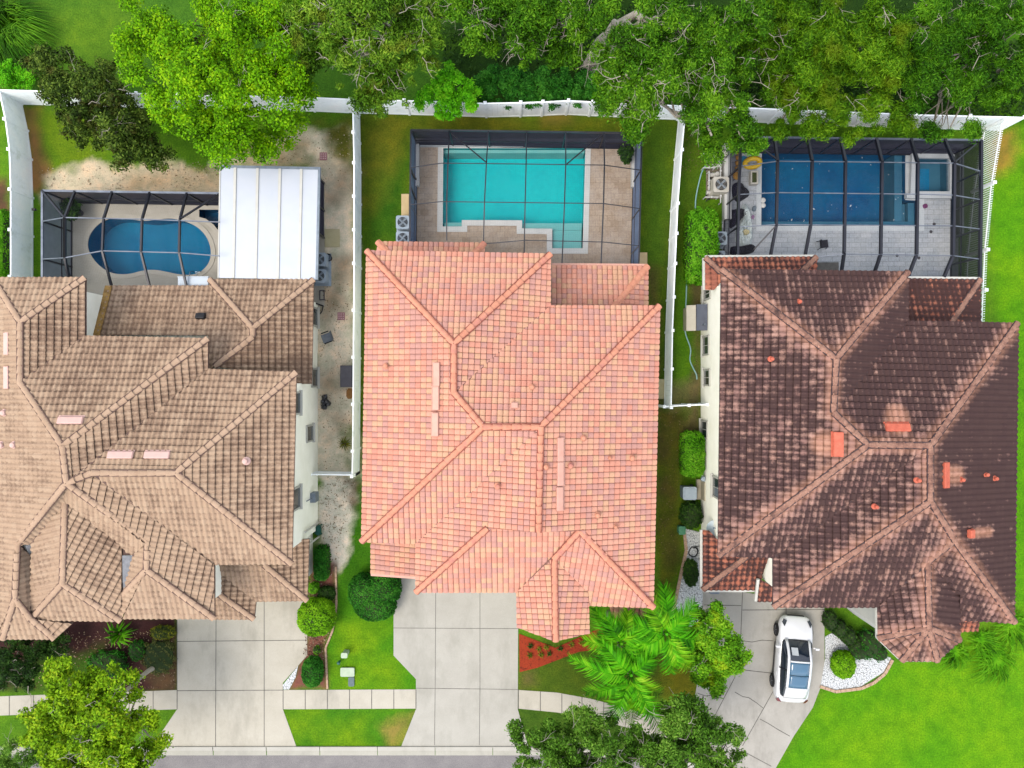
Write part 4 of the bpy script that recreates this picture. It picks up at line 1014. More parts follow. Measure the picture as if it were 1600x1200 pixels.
cage('screen enclosure with pale grey beams over the freeform pool in the left yard', [(66,440),(66,298),(343,302)],
     [(66,298),(117,299),(175,300),(233.5,301),(292,302),(66,346),(66,405),(66,436)],
     [[(66,298,2.55),(101,340,zi),(101,403,zi),(110,440,2.9)]] +
     [[(a,b,2.55),(a2,b2,zi),(a3,b3,zi),(a4,446,2.9)] for a,b,a2,b2,a3,b3,a4 in ((117,299,101.5,339.5,101.5,403,109),(175,300,162,342,160,392,174),(234,301,222,342.5,220.5,394,233.5),(292,302,281,343.5,280,395,291))],
     [[(66,346,2.55),(101,340,zi),(222,342.5,zi),(343,347,zi)], [(66,405,2.55),(101,403,zi),(160,392,zi),(280,395,zi),(343,400,zi)]],
     [[(343,303,2.6),(283,341,zi)]], (ALU, BRONZE_D), [SCR_G, SCR_D], .08, .09)
zi = 3.15
cage('screen enclosure with thin bronze beams over the turquoise pool', [(640,378),(642,203),(1003,208),(998,413)],
     [(642,203),(702,204),(763,205),(823,206),(884,206.5),(945,207.5),(1003,208),(641,262),(640,320),(1001,266),(1000,326),(999,384)],
     [[(642,203,2.55),(641,262,2.55),(641,320,2.55),(640,372,2.55)]] +
     [[(a,b,2.55),(a2,b2,zi),(a3,b3,zi),(a4,b4,2.75)] for a,b,a2,b2,a3,b3,a4,b4 in ((702,204,700,255,698,315,698,376),(763,205,760,256,757,316,755.5,379),(823,206,822,257,820.5,317,819,396),(884,206.5,884,257.5,882,318,878,414),(943.5,207.5,944.5,258,943,318,939,414))] +
     [[(1003,208,2.55),(1001,266,2.55),(1000,326,2.55),(998,413,2.6)]],
     [[(641,262,2.55),(690,255,zi),(760,255.5,zi),(944.5,258,zi),(1001,266,2.55)], [(640,320,2.55),(690,315,zi),(944,318,zi),(1000,326,2.55)], [(757,381,2.75),(820,375.5,3.05),(941,378,3.05),(999,384,2.55)]],
     [[(705,208,2.6),(759,253,zi)], [(941,210,2.6),(886,256,zi)], [(642,268,2.5),(650,280,1.0)], [(641,290,2.5),(650,312,1.0)]], (BRONZE, BRONZE_D), [SCR_B, SCR_D, SCR_B], .06, .06)
zi = 3.3
cage('dark framed screen enclosure with thick black beams over the long blue pool', [(1152,400),(1157,214),(1533,219),(1531,436)],
     [(1157,214),(1209,215),(1261,215.5),(1312,216),(1368,217),(1423,217.5),(1477,218),(1533,219),(1156,260),(1154,304),(1153,355),(1533,268),(1532,312),(1532,358),(1531,402)],
     [[(1157,214,2.55),(1156,260,2.55),(1154,304,2.55),(1152.5,398,2.55)]] +
     [[(a,b,2.55),(a2,b2,zi),(a3,b3,zi),(a4,b4,2.8)] for a,b,a2,b2,a3,b3,a4,b4 in ((1210,215,1215,252,1213,352,1204,399),(1262,215.5,1269,252,1266.5,353,1258,399),(1313,216,1321,253,1319,395,1315,423),(1369,217,1378,253.5,1376,397,1367,424),(1423,217.5,1434,254.5,1432,398,1419,432),(1476,218,1491,255,1489,399,1474,435))] +
     [[(1533,219,2.55),(1533,268,2.55),(1532,358,2.55),(1531,436,2.6)]],
     [[(1156,260,2.55),(1215,252,zi),(1321,253,zi),(1491,255,zi),(1533,268,2.55)], [(1154,304,2.55),(1214,301,zi),(1433,303.5,zi),(1490,305,zi),(1532,312,2.55)], [(1153,355,2.55),(1213,351,zi),(1490,353,zi),(1532,358,2.55)], [(1272,402,2.8),(1319,397,zi),(1489,399.5,zi),(1531,405,2.55)]],
     [[(1182,226,2.6),(1214,249,zi)], [(1178,390,2.6),(1212,353,zi)], [(1492,253,zi),(1525,225,2.6)]], (ALU, BRONZE_D), [SCR_L, SCR_D, SCR_K], .07, .12)

# solid patio roof beside the left cage
ROOF_W = noisy('patio_panel_white', [C(214,224,238), C(228,234,244)], .5, .45, spec=.4)
z = 2.85; o = thing('patio_cover', 'flat white patio roof with raised ribs behind the brown tile roof', 'patio roof', tuple(P(420,350)))
q = [P(345,262,z), P(497,265,z), P(493,437,z+.1), P(342,434,z+.1)]
mb = MB(); mb.add(q + [p-Vector((0,0,.1)) for p in q], [(3,2,1,0) if False else (0,3,2,1),(4,5,6,7),(0,1,5,4),(1,2,6,5),(2,3,7,6),(3,0,4,7)]); mb.build('roof_panel', ROOF_W, o)
for k in (.15, .38, .61, .83):
    a, b = q[0]+(q[1]-q[0])*k, q[3]+(q[2]-q[3])*k; MB().bar(a+Vector((0,0,.02)), b+Vector((0,0,.02)), .13, .07).build('rib', TRIM, o)
MB().bar(q[0]+Vector((-.05,.06,-.05)), q[1]+Vector((.12,.06,-.05)), .14, .14).build('gutter', GREYM, o)
MB().bar(q[1]+Vector((.06,.1,-.05)), q[2]+Vector((.06,0,-.05)), .12, .14).build('fascia', GREYM, o)
MB().bar(q[0]+Vector((-.03,0,-.03)), q[3]+Vector((-.03,0,-.03)), .06, .12).build('fascia', TRIM, o)
pr = [(371,287),(507,287),(507,372)]
w_ = [P(*p) for p in pr]
for a, b in zip(w_, w_[1:]):
    MB().add([(a.x,a.y,.1),(b.x,b.y,.1),(b.x,b.y,2.75),(a.x,a.y,2.75)], [(0,1,2,3)]).build('wall_screen', SCR_D, o)
for p in w_+[P(440,287),P(507,330)]: MB().bar((p.x,p.y,.03),(p.x,p.y,2.78),.08).build('post', BRONZE, o)
p = P(302,440,2.75); c = MB(); c.box((p.x,p.y,p.z),(1.55,.45,.06)); c.bar((p.x-.8,p.y+.24,p.z+.02),(p.x+.8,p.y+.24,p.z+.02),.05,.07); o = c.build('skylight_panel', noisy('panel_pale_blue',[C(206,220,232),C(222,232,240)],1,.3)); tag(o,'pale blue translucent panel at the eave beside the freeform pool','roof panel')
# ------------------------------------------------------------------ small things in the yards
ACM = noisy('ac_grey_blue', [C(166,186,204), C(192,206,218)], 3, .5, metal=.1)
ACB = noisy('ac_beige', [C(206,202,190), C(222,218,206)], 3, .5)
def rbox(mb, c, sx, sy, z0, z1, r=.1, n=4, mi=0):
    pl = []
    for cx, cy, a0 in ((1,1,0),(-1,1,90),(-1,-1,180),(1,-1,270)):
        for k in range(n+1):
            a = math.radians(a0+90*k/n); pl.append((c[0]+cx*(sx/2-r)+math.cos(a)*r, c[1]+cy*(sy/2-r)+math.sin(a)*r))
    mb.prism(pl, z0, z1, mi, bottom=True); return pl
def ac_unit(px, py, label, mat=ACM, s=.72, h=.85, group='air conditioning units'):
    c = P(px, py, h); o = thing('ac_unit', label, 'air conditioner', (c.x,c.y,0), 0, group)
    mb = MB(); rbox(mb, c, s, s, .06, h-.02, .1); mb.box((c.x,c.y,.05),(s+.16,s+.16,.1))
    for k in range(7): rbox(mb, c, s+.012, s+.012, .14+k*.09, .16+k*.09, .1)
    mb.build('casing', mat, o)
    mb = MB(); mb.lathe((c.x,c.y,h-.02), [(s*.38,0),(s*.38,.012),(.02,.012)], 24); mb.build('fan_well', BLACK, o)
    mb = MB()
    for k in range(4):
        a = k*math.pi/2+.5; ca, sa = math.cos(a), math.sin(a); r = s*.35
        mb.add([(c.x+ca*.05, c.y+sa*.05, h+.0), (c.x+ca*r-sa*.02, c.y+sa*r+ca*.02, h+.0), (c.x+ca*r-sa*r*.55, c.y+sa*r+ca*r*.55, h+.01), (c.x-sa*.06, c.y+ca*.06, h+.005)], [(0,1,2,3)])
    mb.lathe((c.x,c.y,h), [(.06,0),(.06,.02),(.01,.03)], 12); mb.build('fan', GREYM, o)
    mb = MB()
    for r in (s*.12, s*.2, s*.29, s*.38):
        mb.tube([(c.x+math.cos(2*math.pi*k/24)*r, c.y+math.sin(2*math.pi*k/24)*r, h+.03) for k in range(25)], .006, 4, cap=False)
    mb.build('grille', mat, o)
    return o
ac_unit(629,347,'grey air conditioner left of the turquoise pool, further from the salmon roof')
ac_unit(629,372,'grey air conditioner half under the salmon roof edge beside the turquoise pool')
ac_unit(499,405,'grey blue air conditioner under the white patio roof edge, upper of the two there')
ac_unit(499,431,'grey blue air conditioner at the corner of the brown tile roof')
ac_unit(1126,372,'grey air conditioner between the tall hedge and the dark pool cage')
ac_unit(1123,402,'grey air conditioner at the corner of the dark tile roof beside the hedge')
ac_unit(1127,288,'large beige pool heater with a black fan beside the pool pumps', ACB, .84, .95, 'pool equipment')
def flatbox(name, label, cat, px, py, sx, sy, z0, z1, mat, rz=0, group=None, bev=True):
    c = P(px, py, z1); mb = MB(); mb.box((c.x,c.y,(z0+z1)/2),(sx,sy,z1-z0),rz)
    if bev: mb.box((c.x,c.y,z1+.008),(sx*.94,sy*.94,.016),rz)
    return tag(mb.build(name, mat), label, cat, group)
PAD = noisy('pad_beige', [C(206,196,150), C(222,212,172)], 3, .85, fine=.08)
PAD2 = noisy('pad_tan', [C(226,200,150), C(240,214,166)], 3, .85, fine=.08)
flatbox('concrete_pad','square beige concrete pad in the sandy yard beside the white patio roof','pad',519,372,.82,.98,-.05,.05,PAD)
flatbox('concrete_pad','narrow tan concrete pad left of the turquoise pool cage','pad',633,320,.42,1.2,-.05,.08,PAD2)
flatbox('concrete_pad','tan concrete pad at the lower right corner of the turquoise pool cage','pad',1005,405,.45,.75,-.05,.08,PAD2)
flatbox('concrete_pad','tan concrete pad between salmon roof and slanting white fence','pad',1033,608,.42,1.1,-.05,.06,PAD)
PST = noisy('stone_pink', [C(166,112,120), C(190,136,142)], 9, .8, fine=.3, fscale=18)
def stepping(px, py, lab):
    c = P(px,py,.05); o = thing('stepping_stone', lab, 'stepping stone', (c.x,c.y,0), 0, 'pink patterned stepping stones')
    MB().box((c.x,c.y,.02),(.4,.42,.05)).build('slab', PST, o); mb = MB()
    for i in range(3):
        for j in range(3): mb.lathe((c.x-.12+i*.12, c.y-.12+j*.12, .045), [(.035,0),(.03,.012),(.0,.014)], 8)
    mb.build('relief', noisy('stone_pale',[C(216,190,190),C(230,206,204)],8,.8), o)
stepping(505,244,'pink patterned stepping stone near the bright green tree'); stepping(533,494,'pink patterned stepping stone beside the white fence')
def bucket(px, py, lab, mat, r=.2, h=.38, group=None):
    c = P(px,py,h); o = thing('bucket', lab, 'bucket', (c.x,c.y,0), 0, group)
    MB().lathe((c.x,c.y,0),[(r*.8,0),(r,h),(r*1.06,h),(r*1.06,h-.03),(r*.95,h-.03),(r*.78,.05)],20).build('body', mat, o)
    MB().tube([(c.x-r*math.cos(a), c.y+r*.7*math.sin(a), h+.02) for a in np.linspace(0,math.pi,9)], .008, 5).build('handle', GREYM, o)
bucket(512,402,'black bucket standing on the sand beside the air conditioners',BLACK)
def frame_obj(px, py, lab):
    c = P(px,py,.3); mb = MB()
    for a, b in (((-.12,-.25),(.12,-.25)),((.12,-.25),(.12,.25)),((.12,.25),(-.12,.25)),((-.12,.25),(-.12,-.25))):
        mb.bar((c.x+a[0],c.y+a[1],.3),(c.x+b[0],c.y+b[1],.3),.05); mb.bar((c.x+a[0],c.y+a[1],0),(c.x+a[0],c.y+a[1],.3),.035)
    tag(mb.build('metal_stand', DGREY), lab, 'stand')
frame_obj(503,461,'small dark metal stand by the wall of the brown roofed house')
mb = MB(); a, b = P(490,473,.4), P(505,478,.2); mb.tube([a,a.lerp(b,.5)+Vector((0,0,.1)),b],.04,8); mb.tube([b,b+Vector((-.1,-.3,-.1)),b+Vector((-.25,-.45,-.15))],.03,8); tag(mb.build('drain_pipe', BLACK),'black bent drain pipe lying by the wall of the brown roofed house','pipe')
# folding chair on the sand
c = P(510,528,.45); o = thing('folding_chair','grey folding chair standing on the sandy side yard','chair',(c.x,c.y,0),.35)
CHM = noisy('fabric_grey', [C(128,136,146), C(150,158,168)], 6, .85)
MB().box((0,0,.44),(.5,.46,.04)).build('seat', CHM, o, local=True)
mb = MB(); mb.add([(.24,-.25,.46),(.24,.25,.46),(.42,.25,.85),(.42,-.25,.85)],[(0,1,2,3)]); mb.add([(.26,-.25,.46),(.26,.25,.46),(.44,.25,.85),(.44,-.25,.85)],[(3,2,1,0)]); mb.build('backrest', CHM, o, local=True)
for sx in (-1,1):
    for sy in (-1,1): MB().tube([(sx*.22,sy*.22,.44),(-sx*.05+sx*.3,sy*.25,0)],.02,6).build('leg', BLACK, o, local=True)
for sy in (-1,1): MB().box((.05,sy*.29,.62),(.42,.06,.04)).build('armrest', BLACK, o, local=True)
# pile of black bags
rg = random.Random(9); c = P(507,628,.1); mb = MB()
for k in range(16):
    a = rg.uniform(0,6.28); r = rg.uniform(0,.26); s_ = rg.uniform(.07,.17); cx, cy = c.x+math.cos(a)*r*.8, c.y+math.sin(a)*r*1.6
    vs = []; fs = []
    for i in range(5):
        th = math.pi*(i+.02)/4.04
        for j in range(7):
            ph = 2*math.pi*j/7; q = s_*(1+rg.uniform(-.35,.35)); vs.append((cx+q*math.sin(th)*math.cos(ph), cy+q*math.sin(th)*math.sin(ph), .12+q*.9*math.cos(th)))
    for i in range(4):
        for j in range(7): fs.append((i*7+j, i*7+(j+1)%7, (i+1)*7+(j+1)%7, (i+1)*7+j))
    mb.add(vs, fs)
tag(mb.build('bag_pile', noisy('black_film',[C(24,24,28),C(58,60,70)],6,.25,spec=.6)),'crumpled pile of black plastic bags on the sandy side yard','bag')
# deck box by the fence
c = P(541,588,.6); o = thing('storage_box','dark grey storage box against the white fence in the sandy side yard','storage box',(c.x,c.y,0))
MB().box((c.x,c.y,.27),(.6,1.12,.54),0,0,1.03).build('body', DGREY, o)
mb = MB(); mb.box((c.x,c.y,.57),(.66,1.18,.06)); mb.box((c.x,c.y,.605),(.58,1.1,.03)); mb.build('lid', noisy('lid_grey',[C(82,80,88),C(100,98,106)],4,.6), o)
MB().box((c.x-.34,c.y,.5),(.03,.3,.05)).build('handle', BLACK, o)
c = P(546,615,.02); rgx = random.Random(3); pl = smoothpoly([(c.x-.18,c.y-.3),(c.x+.2,c.y-.28),(c.x+.22,c.y+.28),(c.x-.16,c.y+.3)],1)
tag(MB().prism(pl,0,.03).build('doormat', noisy('mat_rust',[C(160,110,60),C(186,136,80)],6,.95,fine=.3)),'rust coloured mat on the sand below the grey storage box','mat')
# hose reel
c = P(496,829,.4); o = thing('hose_reel','green garden hose reel against the wall of the brown roofed house','hose reel',(c.x,c.y,0))
mb = MB(); mb.tube([(c.x,c.y-.22,.3),(c.x,c.y+.22,.3)],.13,12); mb.build('drum', TEAL, o); mb = MB()
for k in range(9): mb.tube([(c.x+math.cos(t)*.17, c.y-.18+k*.045, .3+math.sin(t)*.17) for t in np.linspace(0,6.28,14)],.022,5)
mb.build('hose', TEAL, o); mb = MB()
for s_ in (-1,1): mb.bar((c.x-.15,c.y+s_*.25,0),(c.x,c.y+s_*.25,.42),.05); mb.bar((c.x+.15,c.y+s_*.25,0),(c.x,c.y+s_*.25,.42),.05)
mb.build('stand', TEAL, o)
# utility boxes on the front lawn
def utility(px, py, sx, sy, h, mat, lab, group='utility boxes on the front lawn'):
    c = P(px,py,h); o = thing('utility_box', lab, 'utility box', (c.x,c.y,0), 0, group)
    mb = MB(); rbox(mb, c, sx, sy, 0, h, .06); mb.build('body', mat, o); mb = MB(); rbox(mb, c, sx+.05, sy+.05, h, h+.04, .07); mb.build('lid', mat, o)
GR1 = noisy('utility_pale', [C(186,206,176), C(206,222,196)], 5, .6); GR2 = noisy('utility_grey', [C(96,116,120), C(120,138,140)], 5, .7)
utility(538,1024,.3,.24,.55,GR1,'small pale green utility pedestal on the front lawn'); utility(543,1050,.72,.44,.1,GR1,'flat pale grey green utility lid on the front lawn')
utility(549,1065,.28,.46,.05,GR2,'dark grey utility cover on the front lawn near the sidewalk')
c = P(529,1036,.3); tag(MB().lathe((c.x,c.y,0),[(.05,0),(.07,.3),(.1,.32),(.06,.38)],10).build('marker_post',TEAL),'small green marker post on the front lawn','marker')
# wall lamp and bins on the right house side
c = P(1078,771,1.0); o = thing('trash_bin','pale grey wheeled trash bin beside the round bush left of the dark roofed house','trash bin',(c.x,c.y,0))
mb = MB(); mb.box((c.x,c.y,.5),(.62,.6,.9),0,0,1.1); mb.build('body', GREYM, o); mb = MB(); rbox(mb,c,.74,.7,.95,1.0,.1); rbox(mb,c,.6,.56,1.0,1.03,.1); mb.build('lid', noisy('lid_pale',[C(166,182,194),C(186,200,210)],4,.5), o)
MB().bar((c.x+.4,c.y-.25,.92),(c.x+.4,c.y+.25,.92),.04).build('handle', DGREY, o)
for k in (-1,1): MB().tube([(c.x+.3,c.y+k*.3,.1),(c.x+.3,c.y+k*.36,.1)],.1,12).build('wheel', BLACK, o)
c = P(1066,829,.5); mb = MB(); rbox(mb,c,.34,.42,0,.45,.08); rbox(mb,c,.38,.46,.45,.5,.08); tag(mb.build('utility_box', noisy('box_green',[C(72,140,104),C(92,158,120)],4,.6)),'small green utility box at the end of the gravel strip','utility box')
c = P(1097,748,1.0); mb = MB(); mb.box((c.x+.05,c.y,1.0),(.16,.24,.3)); mb.lathe((c.x-.02,c.y,1.14),[(.08,0),(.07,.05),(.02,.06)],12); tag(mb.build('electric_meter', ACM),'small pale electric meter on the wall above the trash bin','meter')
# satellite dish
c = P(1117,826,2.6); o = thing('satellite_dish','pale round satellite dish on the side wall of the dark roofed house','satellite dish',(c.x,c.y,0))
mb = MB(); prof=[]; n=20; vs=[]; fs=[]; ax=Vector((-.35,.25,.9)).normalized(); e1=ax.cross(Vector((0,1,0))).normalized(); e2=ax.cross(e1)
for i in range(6):
    r=.42*i/5+.001
    for k in range(n):
        a=2*math.pi*k/n; vs.append(c+e1*(r*math.cos(a))+e2*(r*math.sin(a))+ax*(r*r*.5))
for i in range(5):
    for k in range(n): fs.append((i*n+k,i*n+(k+1)%n,(i+1)*n+(k+1)%n,(i+1)*n+k))
mb.add(vs,fs); mb.build('reflector', noisy('dish_blue',[C(196,216,226),C(212,228,236)],3,.4), o, True)
mb = MB(); mb.tube([c-e1*.3, c+ax*.45],.015,6); mb.box(tuple(c+ax*.45),(.08,.08,.1)); mb.build('receiver_arm', GREYM, o)
MB().tube([c-ax*.03, Vector((10.45,c.y,2.3))],.03,8).build('bracket', GREYM, o)
# resin shed with dark lid
c = P(1088,497,1.2); o = thing('storage_shed','beige resin storage shed with half dark lid against the cream wall','storage shed',(9.9,3.55,0))
MB().prism([(9.45,2.95),(10.36,2.95),(10.36,4.15),(9.45,4.15)],0,1.15).build('body', BEIGE, o)
mb = MB(); mb.add([(9.85,2.85,1.32),(10.38,2.85,1.5),(10.38,4.25,1.5),(9.85,4.25,1.32),(9.85,2.85,1.26),(10.38,2.85,1.44),(10.38,4.25,1.44),(9.85,4.25,1.26)],[(0,1,2,3),(7,6,5,4),(0,4,5,1),(1,5,6,2),(2,6,7,3),(3,7,4,0)]); mb.build('lid', noisy('lid_slate',[C(66,76,96),C(84,94,112)],3,.4), o)
mb = MB(); mb.add([(9.36,2.85,1.12),(9.82,2.85,1.29),(9.82,4.22,1.29),(9.36,4.22,1.12),(9.36,2.85,1.08),(9.82,2.85,1.25),(9.82,4.22,1.25),(9.36,4.22,1.08)],[(0,1,2,3),(7,6,5,4),(0,4,5,1),(1,5,6,2),(2,6,7,3),(3,7,4,0)]); mb.build('lid', noisy('lid_cream',[C(214,206,184),C(228,220,200)],3,.5), o)
MB().tube([(10.15,3.15,1.4),(10.15,3.15,1.9)],.03,8).build('post', GREYM, o)
# hose
hp = [(1106,254),(1097,268),(1091,290),(1087,312),(1086,330),(1080,380),(1074,425),(1072,470),(1070,508),(1072,524),(1079,545),(1078,562),(1083,575),(1088,585),(1089,594)]
pts = [P(x,y,.05) for x,y in hp]; sm=[]
for i in range(len(pts)-1):
    p0,p1,p2,p3 = pts[max(i-1,0)],pts[i],pts[i+1],pts[min(i+2,len(pts)-1)]
    for k in range(5):
        t_=k/5; sm.append(.5*((2*p1)+(p2-p0)*t_+(2*p0-5*p1+4*p2-p3)*t_*t_+(3*p1-p0-3*p2+p3)*t_**3))
tag(MB().tube(sm,.035,7).build('garden_hose', noisy('hose_aqua',[C(150,206,206),C(186,226,224)],3,.5)),'pale aqua garden hose snaking along the wall past the hedge','hose')
# coiled black hose on gravel
c = P(1083,862,.06); pts=[(c.x+math.cos(t)*(.22+.02*t/6)+.02*math.sin(3*t), c.y+math.sin(t)*(.24+.02*t/6), .06+.004*t) for t in np.linspace(0,14,70)]; pts += [(c.x+.25+.1*k, c.y+.2+.12*math.sin(k*1.7), .06) for k in range(1,5)]
tag(MB().tube(pts,.02,6).build('garden_hose',BLACK),'coiled black hose on the white gravel strip','hose')
# pool pumps and filters beside the right pool
o = thing('pool_filter','beige pool filter tank with a white round lid beside the dark pool cage','pool filter',tuple(P(1132,240))); c = P(1132,240,.9)
MB().lathe((c.x,c.y,0),[(.2,0),(.24,.1),(.24,.75),(.18,.9),(.0,.93)],18).build('tank',ACB,o); mb=MB(); mb.tube([(c.x+.2*math.cos(a),c.y+.2*math.sin(a),.93) for a in np.linspace(0,6.28,20)],.025,6); mb.build('ring',DGREY,o)
PUMP = noisy('pump_cream',[C(214,212,204),C(232,230,222)],4,.5)
o = thing('pool_pump','cluster of cream pool pumps and white pipes beside the dark pool cage','pool pump',tuple(P(1118,262)),0,None)
rg = random.Random(4)
for px,py in ((1112,246),(1122,258),(1118,272),(1113,300)):
    c=P(px,py,.4); mb=MB(); mb.tube([(c.x-.28,c.y,.25),(c.x+.25,c.y,.25)],.12,12); mb.lathe((c.x+.1,c.y,.3),[(.12,0),(.13,.15),(.05,.2)],14); mb.build('pump',PUMP,o)
for px,py in ((1110,240),(1124,248),(1108,262),(1126,267),(1108,282),(1112,308),(1126,306)):
    c=P(px,py,.5); mb=MB(); a=rg.choice((0,1.57)); L=rg.uniform(.3,.55); dx,dy=math.cos(a)*L,math.sin(a)*L
    mb.tube([(c.x-dx,c.y-dy,.1),(c.x-dx,c.y-dy,.5),(c.x+dx,c.y+dy,.5),(c.x+dx,c.y+dy,.08)],.035,8); mb.lathe((c.x,c.y,.48),[(.06,0),(.06,.08),(.02,.1)],10); mb.build('pipe',COPE_W,o)
for k in range(9):
    c=P(1106+rg.uniform(-2,4),248+k*8,.25); MB().tube([(c.x-.1,c.y-.08,.2),(c.x+.05,c.y+.05,.34),(c.x+.12,c.y+.02,.1)],.028,6).build('valve',BLACK,o)
MB().box((P(1120,280).x,P(1120,280).y,.03),(1.2,2.2,.06)).build('base_slab',noisy('slab_dirty',[C(120,112,96),C(160,150,132)],4,.9,fine=.2),o)
# things on the right pool deck
YEL = noisy('inflatable_yellow',[C(226,182,30),C(242,204,60)],3,.35); ORG = noisy('cushion_ochre',[C(196,140,30),C(216,164,50)],4,.5)
def ring_tube(name,lab,cat,px,py,R,r,mat,sq=1.0,rz=0,z=.0):
    c=P(px,py,.1); pts=[]
    for t in np.linspace(0,2*math.pi,29):
        x,y=math.cos(t)*R,math.sin(t)*R*sq; pts.append((c.x+x*math.cos(rz)-y*math.sin(rz),c.y+x*math.sin(rz)+y*math.cos(rz),.04+r+z))
    return tag(MB().tube(pts,r,10,cap=False).build(name,mat,smooth=True),lab,cat)
ring_tube('pool_float','yellow inflatable float lying beside the head of the long blue pool','pool float',1175,255,.42,.14,YEL,.55,.2)
c=P(1152,250,.15); mb=MB()
for k in range(4): mb.tube([(c.x-.12+k*.02,c.y-.5+k*.3,.16),(c.x+.16-k*.02,c.y-.45+k*.3,.2)],.13,10)
tag(mb.build('pool_float',ORG,smooth=True),'ochre folded air mattress behind the dark screen wall','air mattress')
c=P(1151,275,.3); o=thing('stool','round ochre cushioned stool by the side wall of the dark pool cage','stool',(c.x,c.y,0)); MB().lathe((c.x,c.y,.26),[(.18,0),(.22,.04),(.22,.1),(.16,.14),(0,.15)],20).build('cushion',ORG,o)
for k in range(3): a=k*2.1; MB().tube([(c.x+.14*math.cos(a),c.y+.14*math.sin(a),.27),(c.x+.19*math.cos(a),c.y+.19*math.sin(a),.03)],.02,6).build('leg',BLACK,o)
c=P(1161,252,.1); tag(MB().prism(smoothpoly([(c.x-.2,c.y-.3),(c.x+.25,c.y-.28),(c.x+.22,c.y+.3),(c.x-.22,c.y+.26)],2),.03,.12,bottom=True).build('kickboard',noisy('foam_blue',[C(30,120,160),C(50,140,176)],3,.6)),'blue foam kickboard among the yellow floats','kickboard')
c=P(1179,277,.4); o=thing('planter','small square cream planter with dark green infill at the pool edge','planter',(c.x,c.y,0)); mb=MB(); 
mb.prism([(c.x-.2,c.y-.36),(c.x+.2,c.y-.36),(c.x+.2,c.y+.36),(c.x-.2,c.y+.36)],.03,.4,0,[[(c.x-.13,c.y-.28),(c.x+.13,c.y-.28),(c.x+.13,c.y+.28),(c.x-.13,c.y+.28)]]); mb.build('box',ACB,o); MB().box((c.x,c.y,.3),(.26,.56,.1)).build('infill',noisy('moss_dark',[C(50,62,26),C(84,92,44)],9,.9),o)
def blob(name,lab,cat,pts,z,mat,seed,rough=.05,parent=None,smooth=False):
    """crumpled cloth lying on the deck"""
    w=W2(pts); c=(sum(p[0] for p in w)/len(w),sum(p[1] for p in w)/len(w)); rg=random.Random(seed); w=smoothpoly(w,2); n=len(w); vs=[]; fs=[]; R=7
    for i in range(R):
        f=1-i/R*.97
        for p in w:
            vs.append((c[0]+(p[0]-c[0])*f,c[1]+(p[1]-c[1])*f,(.035 if i==0 else .04+z*min(1,i/2)+rg.uniform(-rough,rough)*(1 if i>0 else 0))))
    for i in range(R-1):
        for k in range(n): fs.append((i*n+k,i*n+(k+1)%n,(i+1)*n+(k+1)%n,(i+1)*n+k))
    fs.append(tuple((R-1)*n+k for k in range(n)))
    o=MB().add(vs,fs).build(name,mat,smooth=smooth); return tag(o,lab,cat)
BLK=noisy('cloth_black',[C(24,24,34),C(44,42,54)],3,.8); WHT=noisy('cover_white',[C(206,222,224),C(230,240,240)],2.2,.7,bump=.8,bscale=5)
blob('furniture_cover','black furniture cover lying on the deck near the yellow floats','cover',[(1143,287),(1158,284),(1160,292),(1170,298),(1171,306),(1162,312),(1152,318),(1143,308)],.28,BLK,1)
blob('furniture_cover','crumpled white cover on the deck between two black covers','cover',[(1158,318),(1170,320),(1174,345),(1176,382),(1164,388),(1150,384),(1147,368),(1153,350),(1160,338)],.3,WHT,2,.08)
blob('furniture_cover','black furniture cover at the dark roof edge beside the white cover','cover',[(1140,384),(1156,386),(1172,380),(1182,386),(1176,396),(1160,399),(1140,402)],.25,BLK,3)
blob('furniture_cover','black furniture cover in the middle of the left deck side behind dark screen','cover',[(1138,330),(1152,326),(1170,326),(1171,334),(1160,340),(1150,352),(1138,360)],.3,BLK,4)
blob('beach_towel','folded beige towel on top of the white cover','towel',[(1157,358),(1169,361),(1168,370),(1157,370)],.4,PAD,5,.02)
blob('folded_cloth','lilac cloth lying near the left end of the long pool','cloth',[(1174,336),(1179,336),(1178,343),(1173,342)],.06,noisy('cloth_lilac',[C(170,130,176),C(206,170,206)],6,.9),6,.02)
blob('beach_towel','crumpled purple towel on the grey deck below the spa','towel',[(1441,319),(1448,318),(1450,324),(1443,327),(1440,324)],.08,noisy('cloth_purple',[C(106,50,96),C(150,84,136)],6,.9),7,.03)
blob('pool_bag','grey bag on the deck between covers and pool','bag',[(1175,322),(1181,322),(1181,331),(1174,331)],.15,noisy('bag_grey',[C(120,136,152),C(150,164,176)],4,.8),8,.03)
for px,py,l in ((1192,313,'upper'),(1192,321,'lower')):
    c=P(px,py,-.05); o=MB().lathe((c.x,c.y,-.1),[(.02,0),(.13,.02),(.15,.08),(.12,.13),(.0,.14)],18).build('chlorine_float',COPE_W,smooth=True); tag(o,'white round float on the pool water, %s of the two by the left pool end'%l,'float','white floats in the long pool')
c=P(1288,381,.45); o=thing('deck_chair','small black chair on the grey deck below the long pool','chair',(c.x,c.y,0),.12)
MB().box((0,0,.42),(.42,.42,.05)).build('seat',BLK,o,local=True); mb=MB(); mb.bar((-.2,-.19,.42),(-.3,-.19,.8),.04); mb.bar((-.2,.19,.42),(-.3,.19,.8),.04); mb.box((-.27,0,.68),(.04,.4,.24)); mb.build('backrest',BLK,o,local=True)
for sx in (-1,1):
    for sy in (-1,1): MB().tube([(sx*.18,sy*.18,.42),(sx*.23,sy*.23,.03)],.02,6).build('leg',BLK,o,local=True)
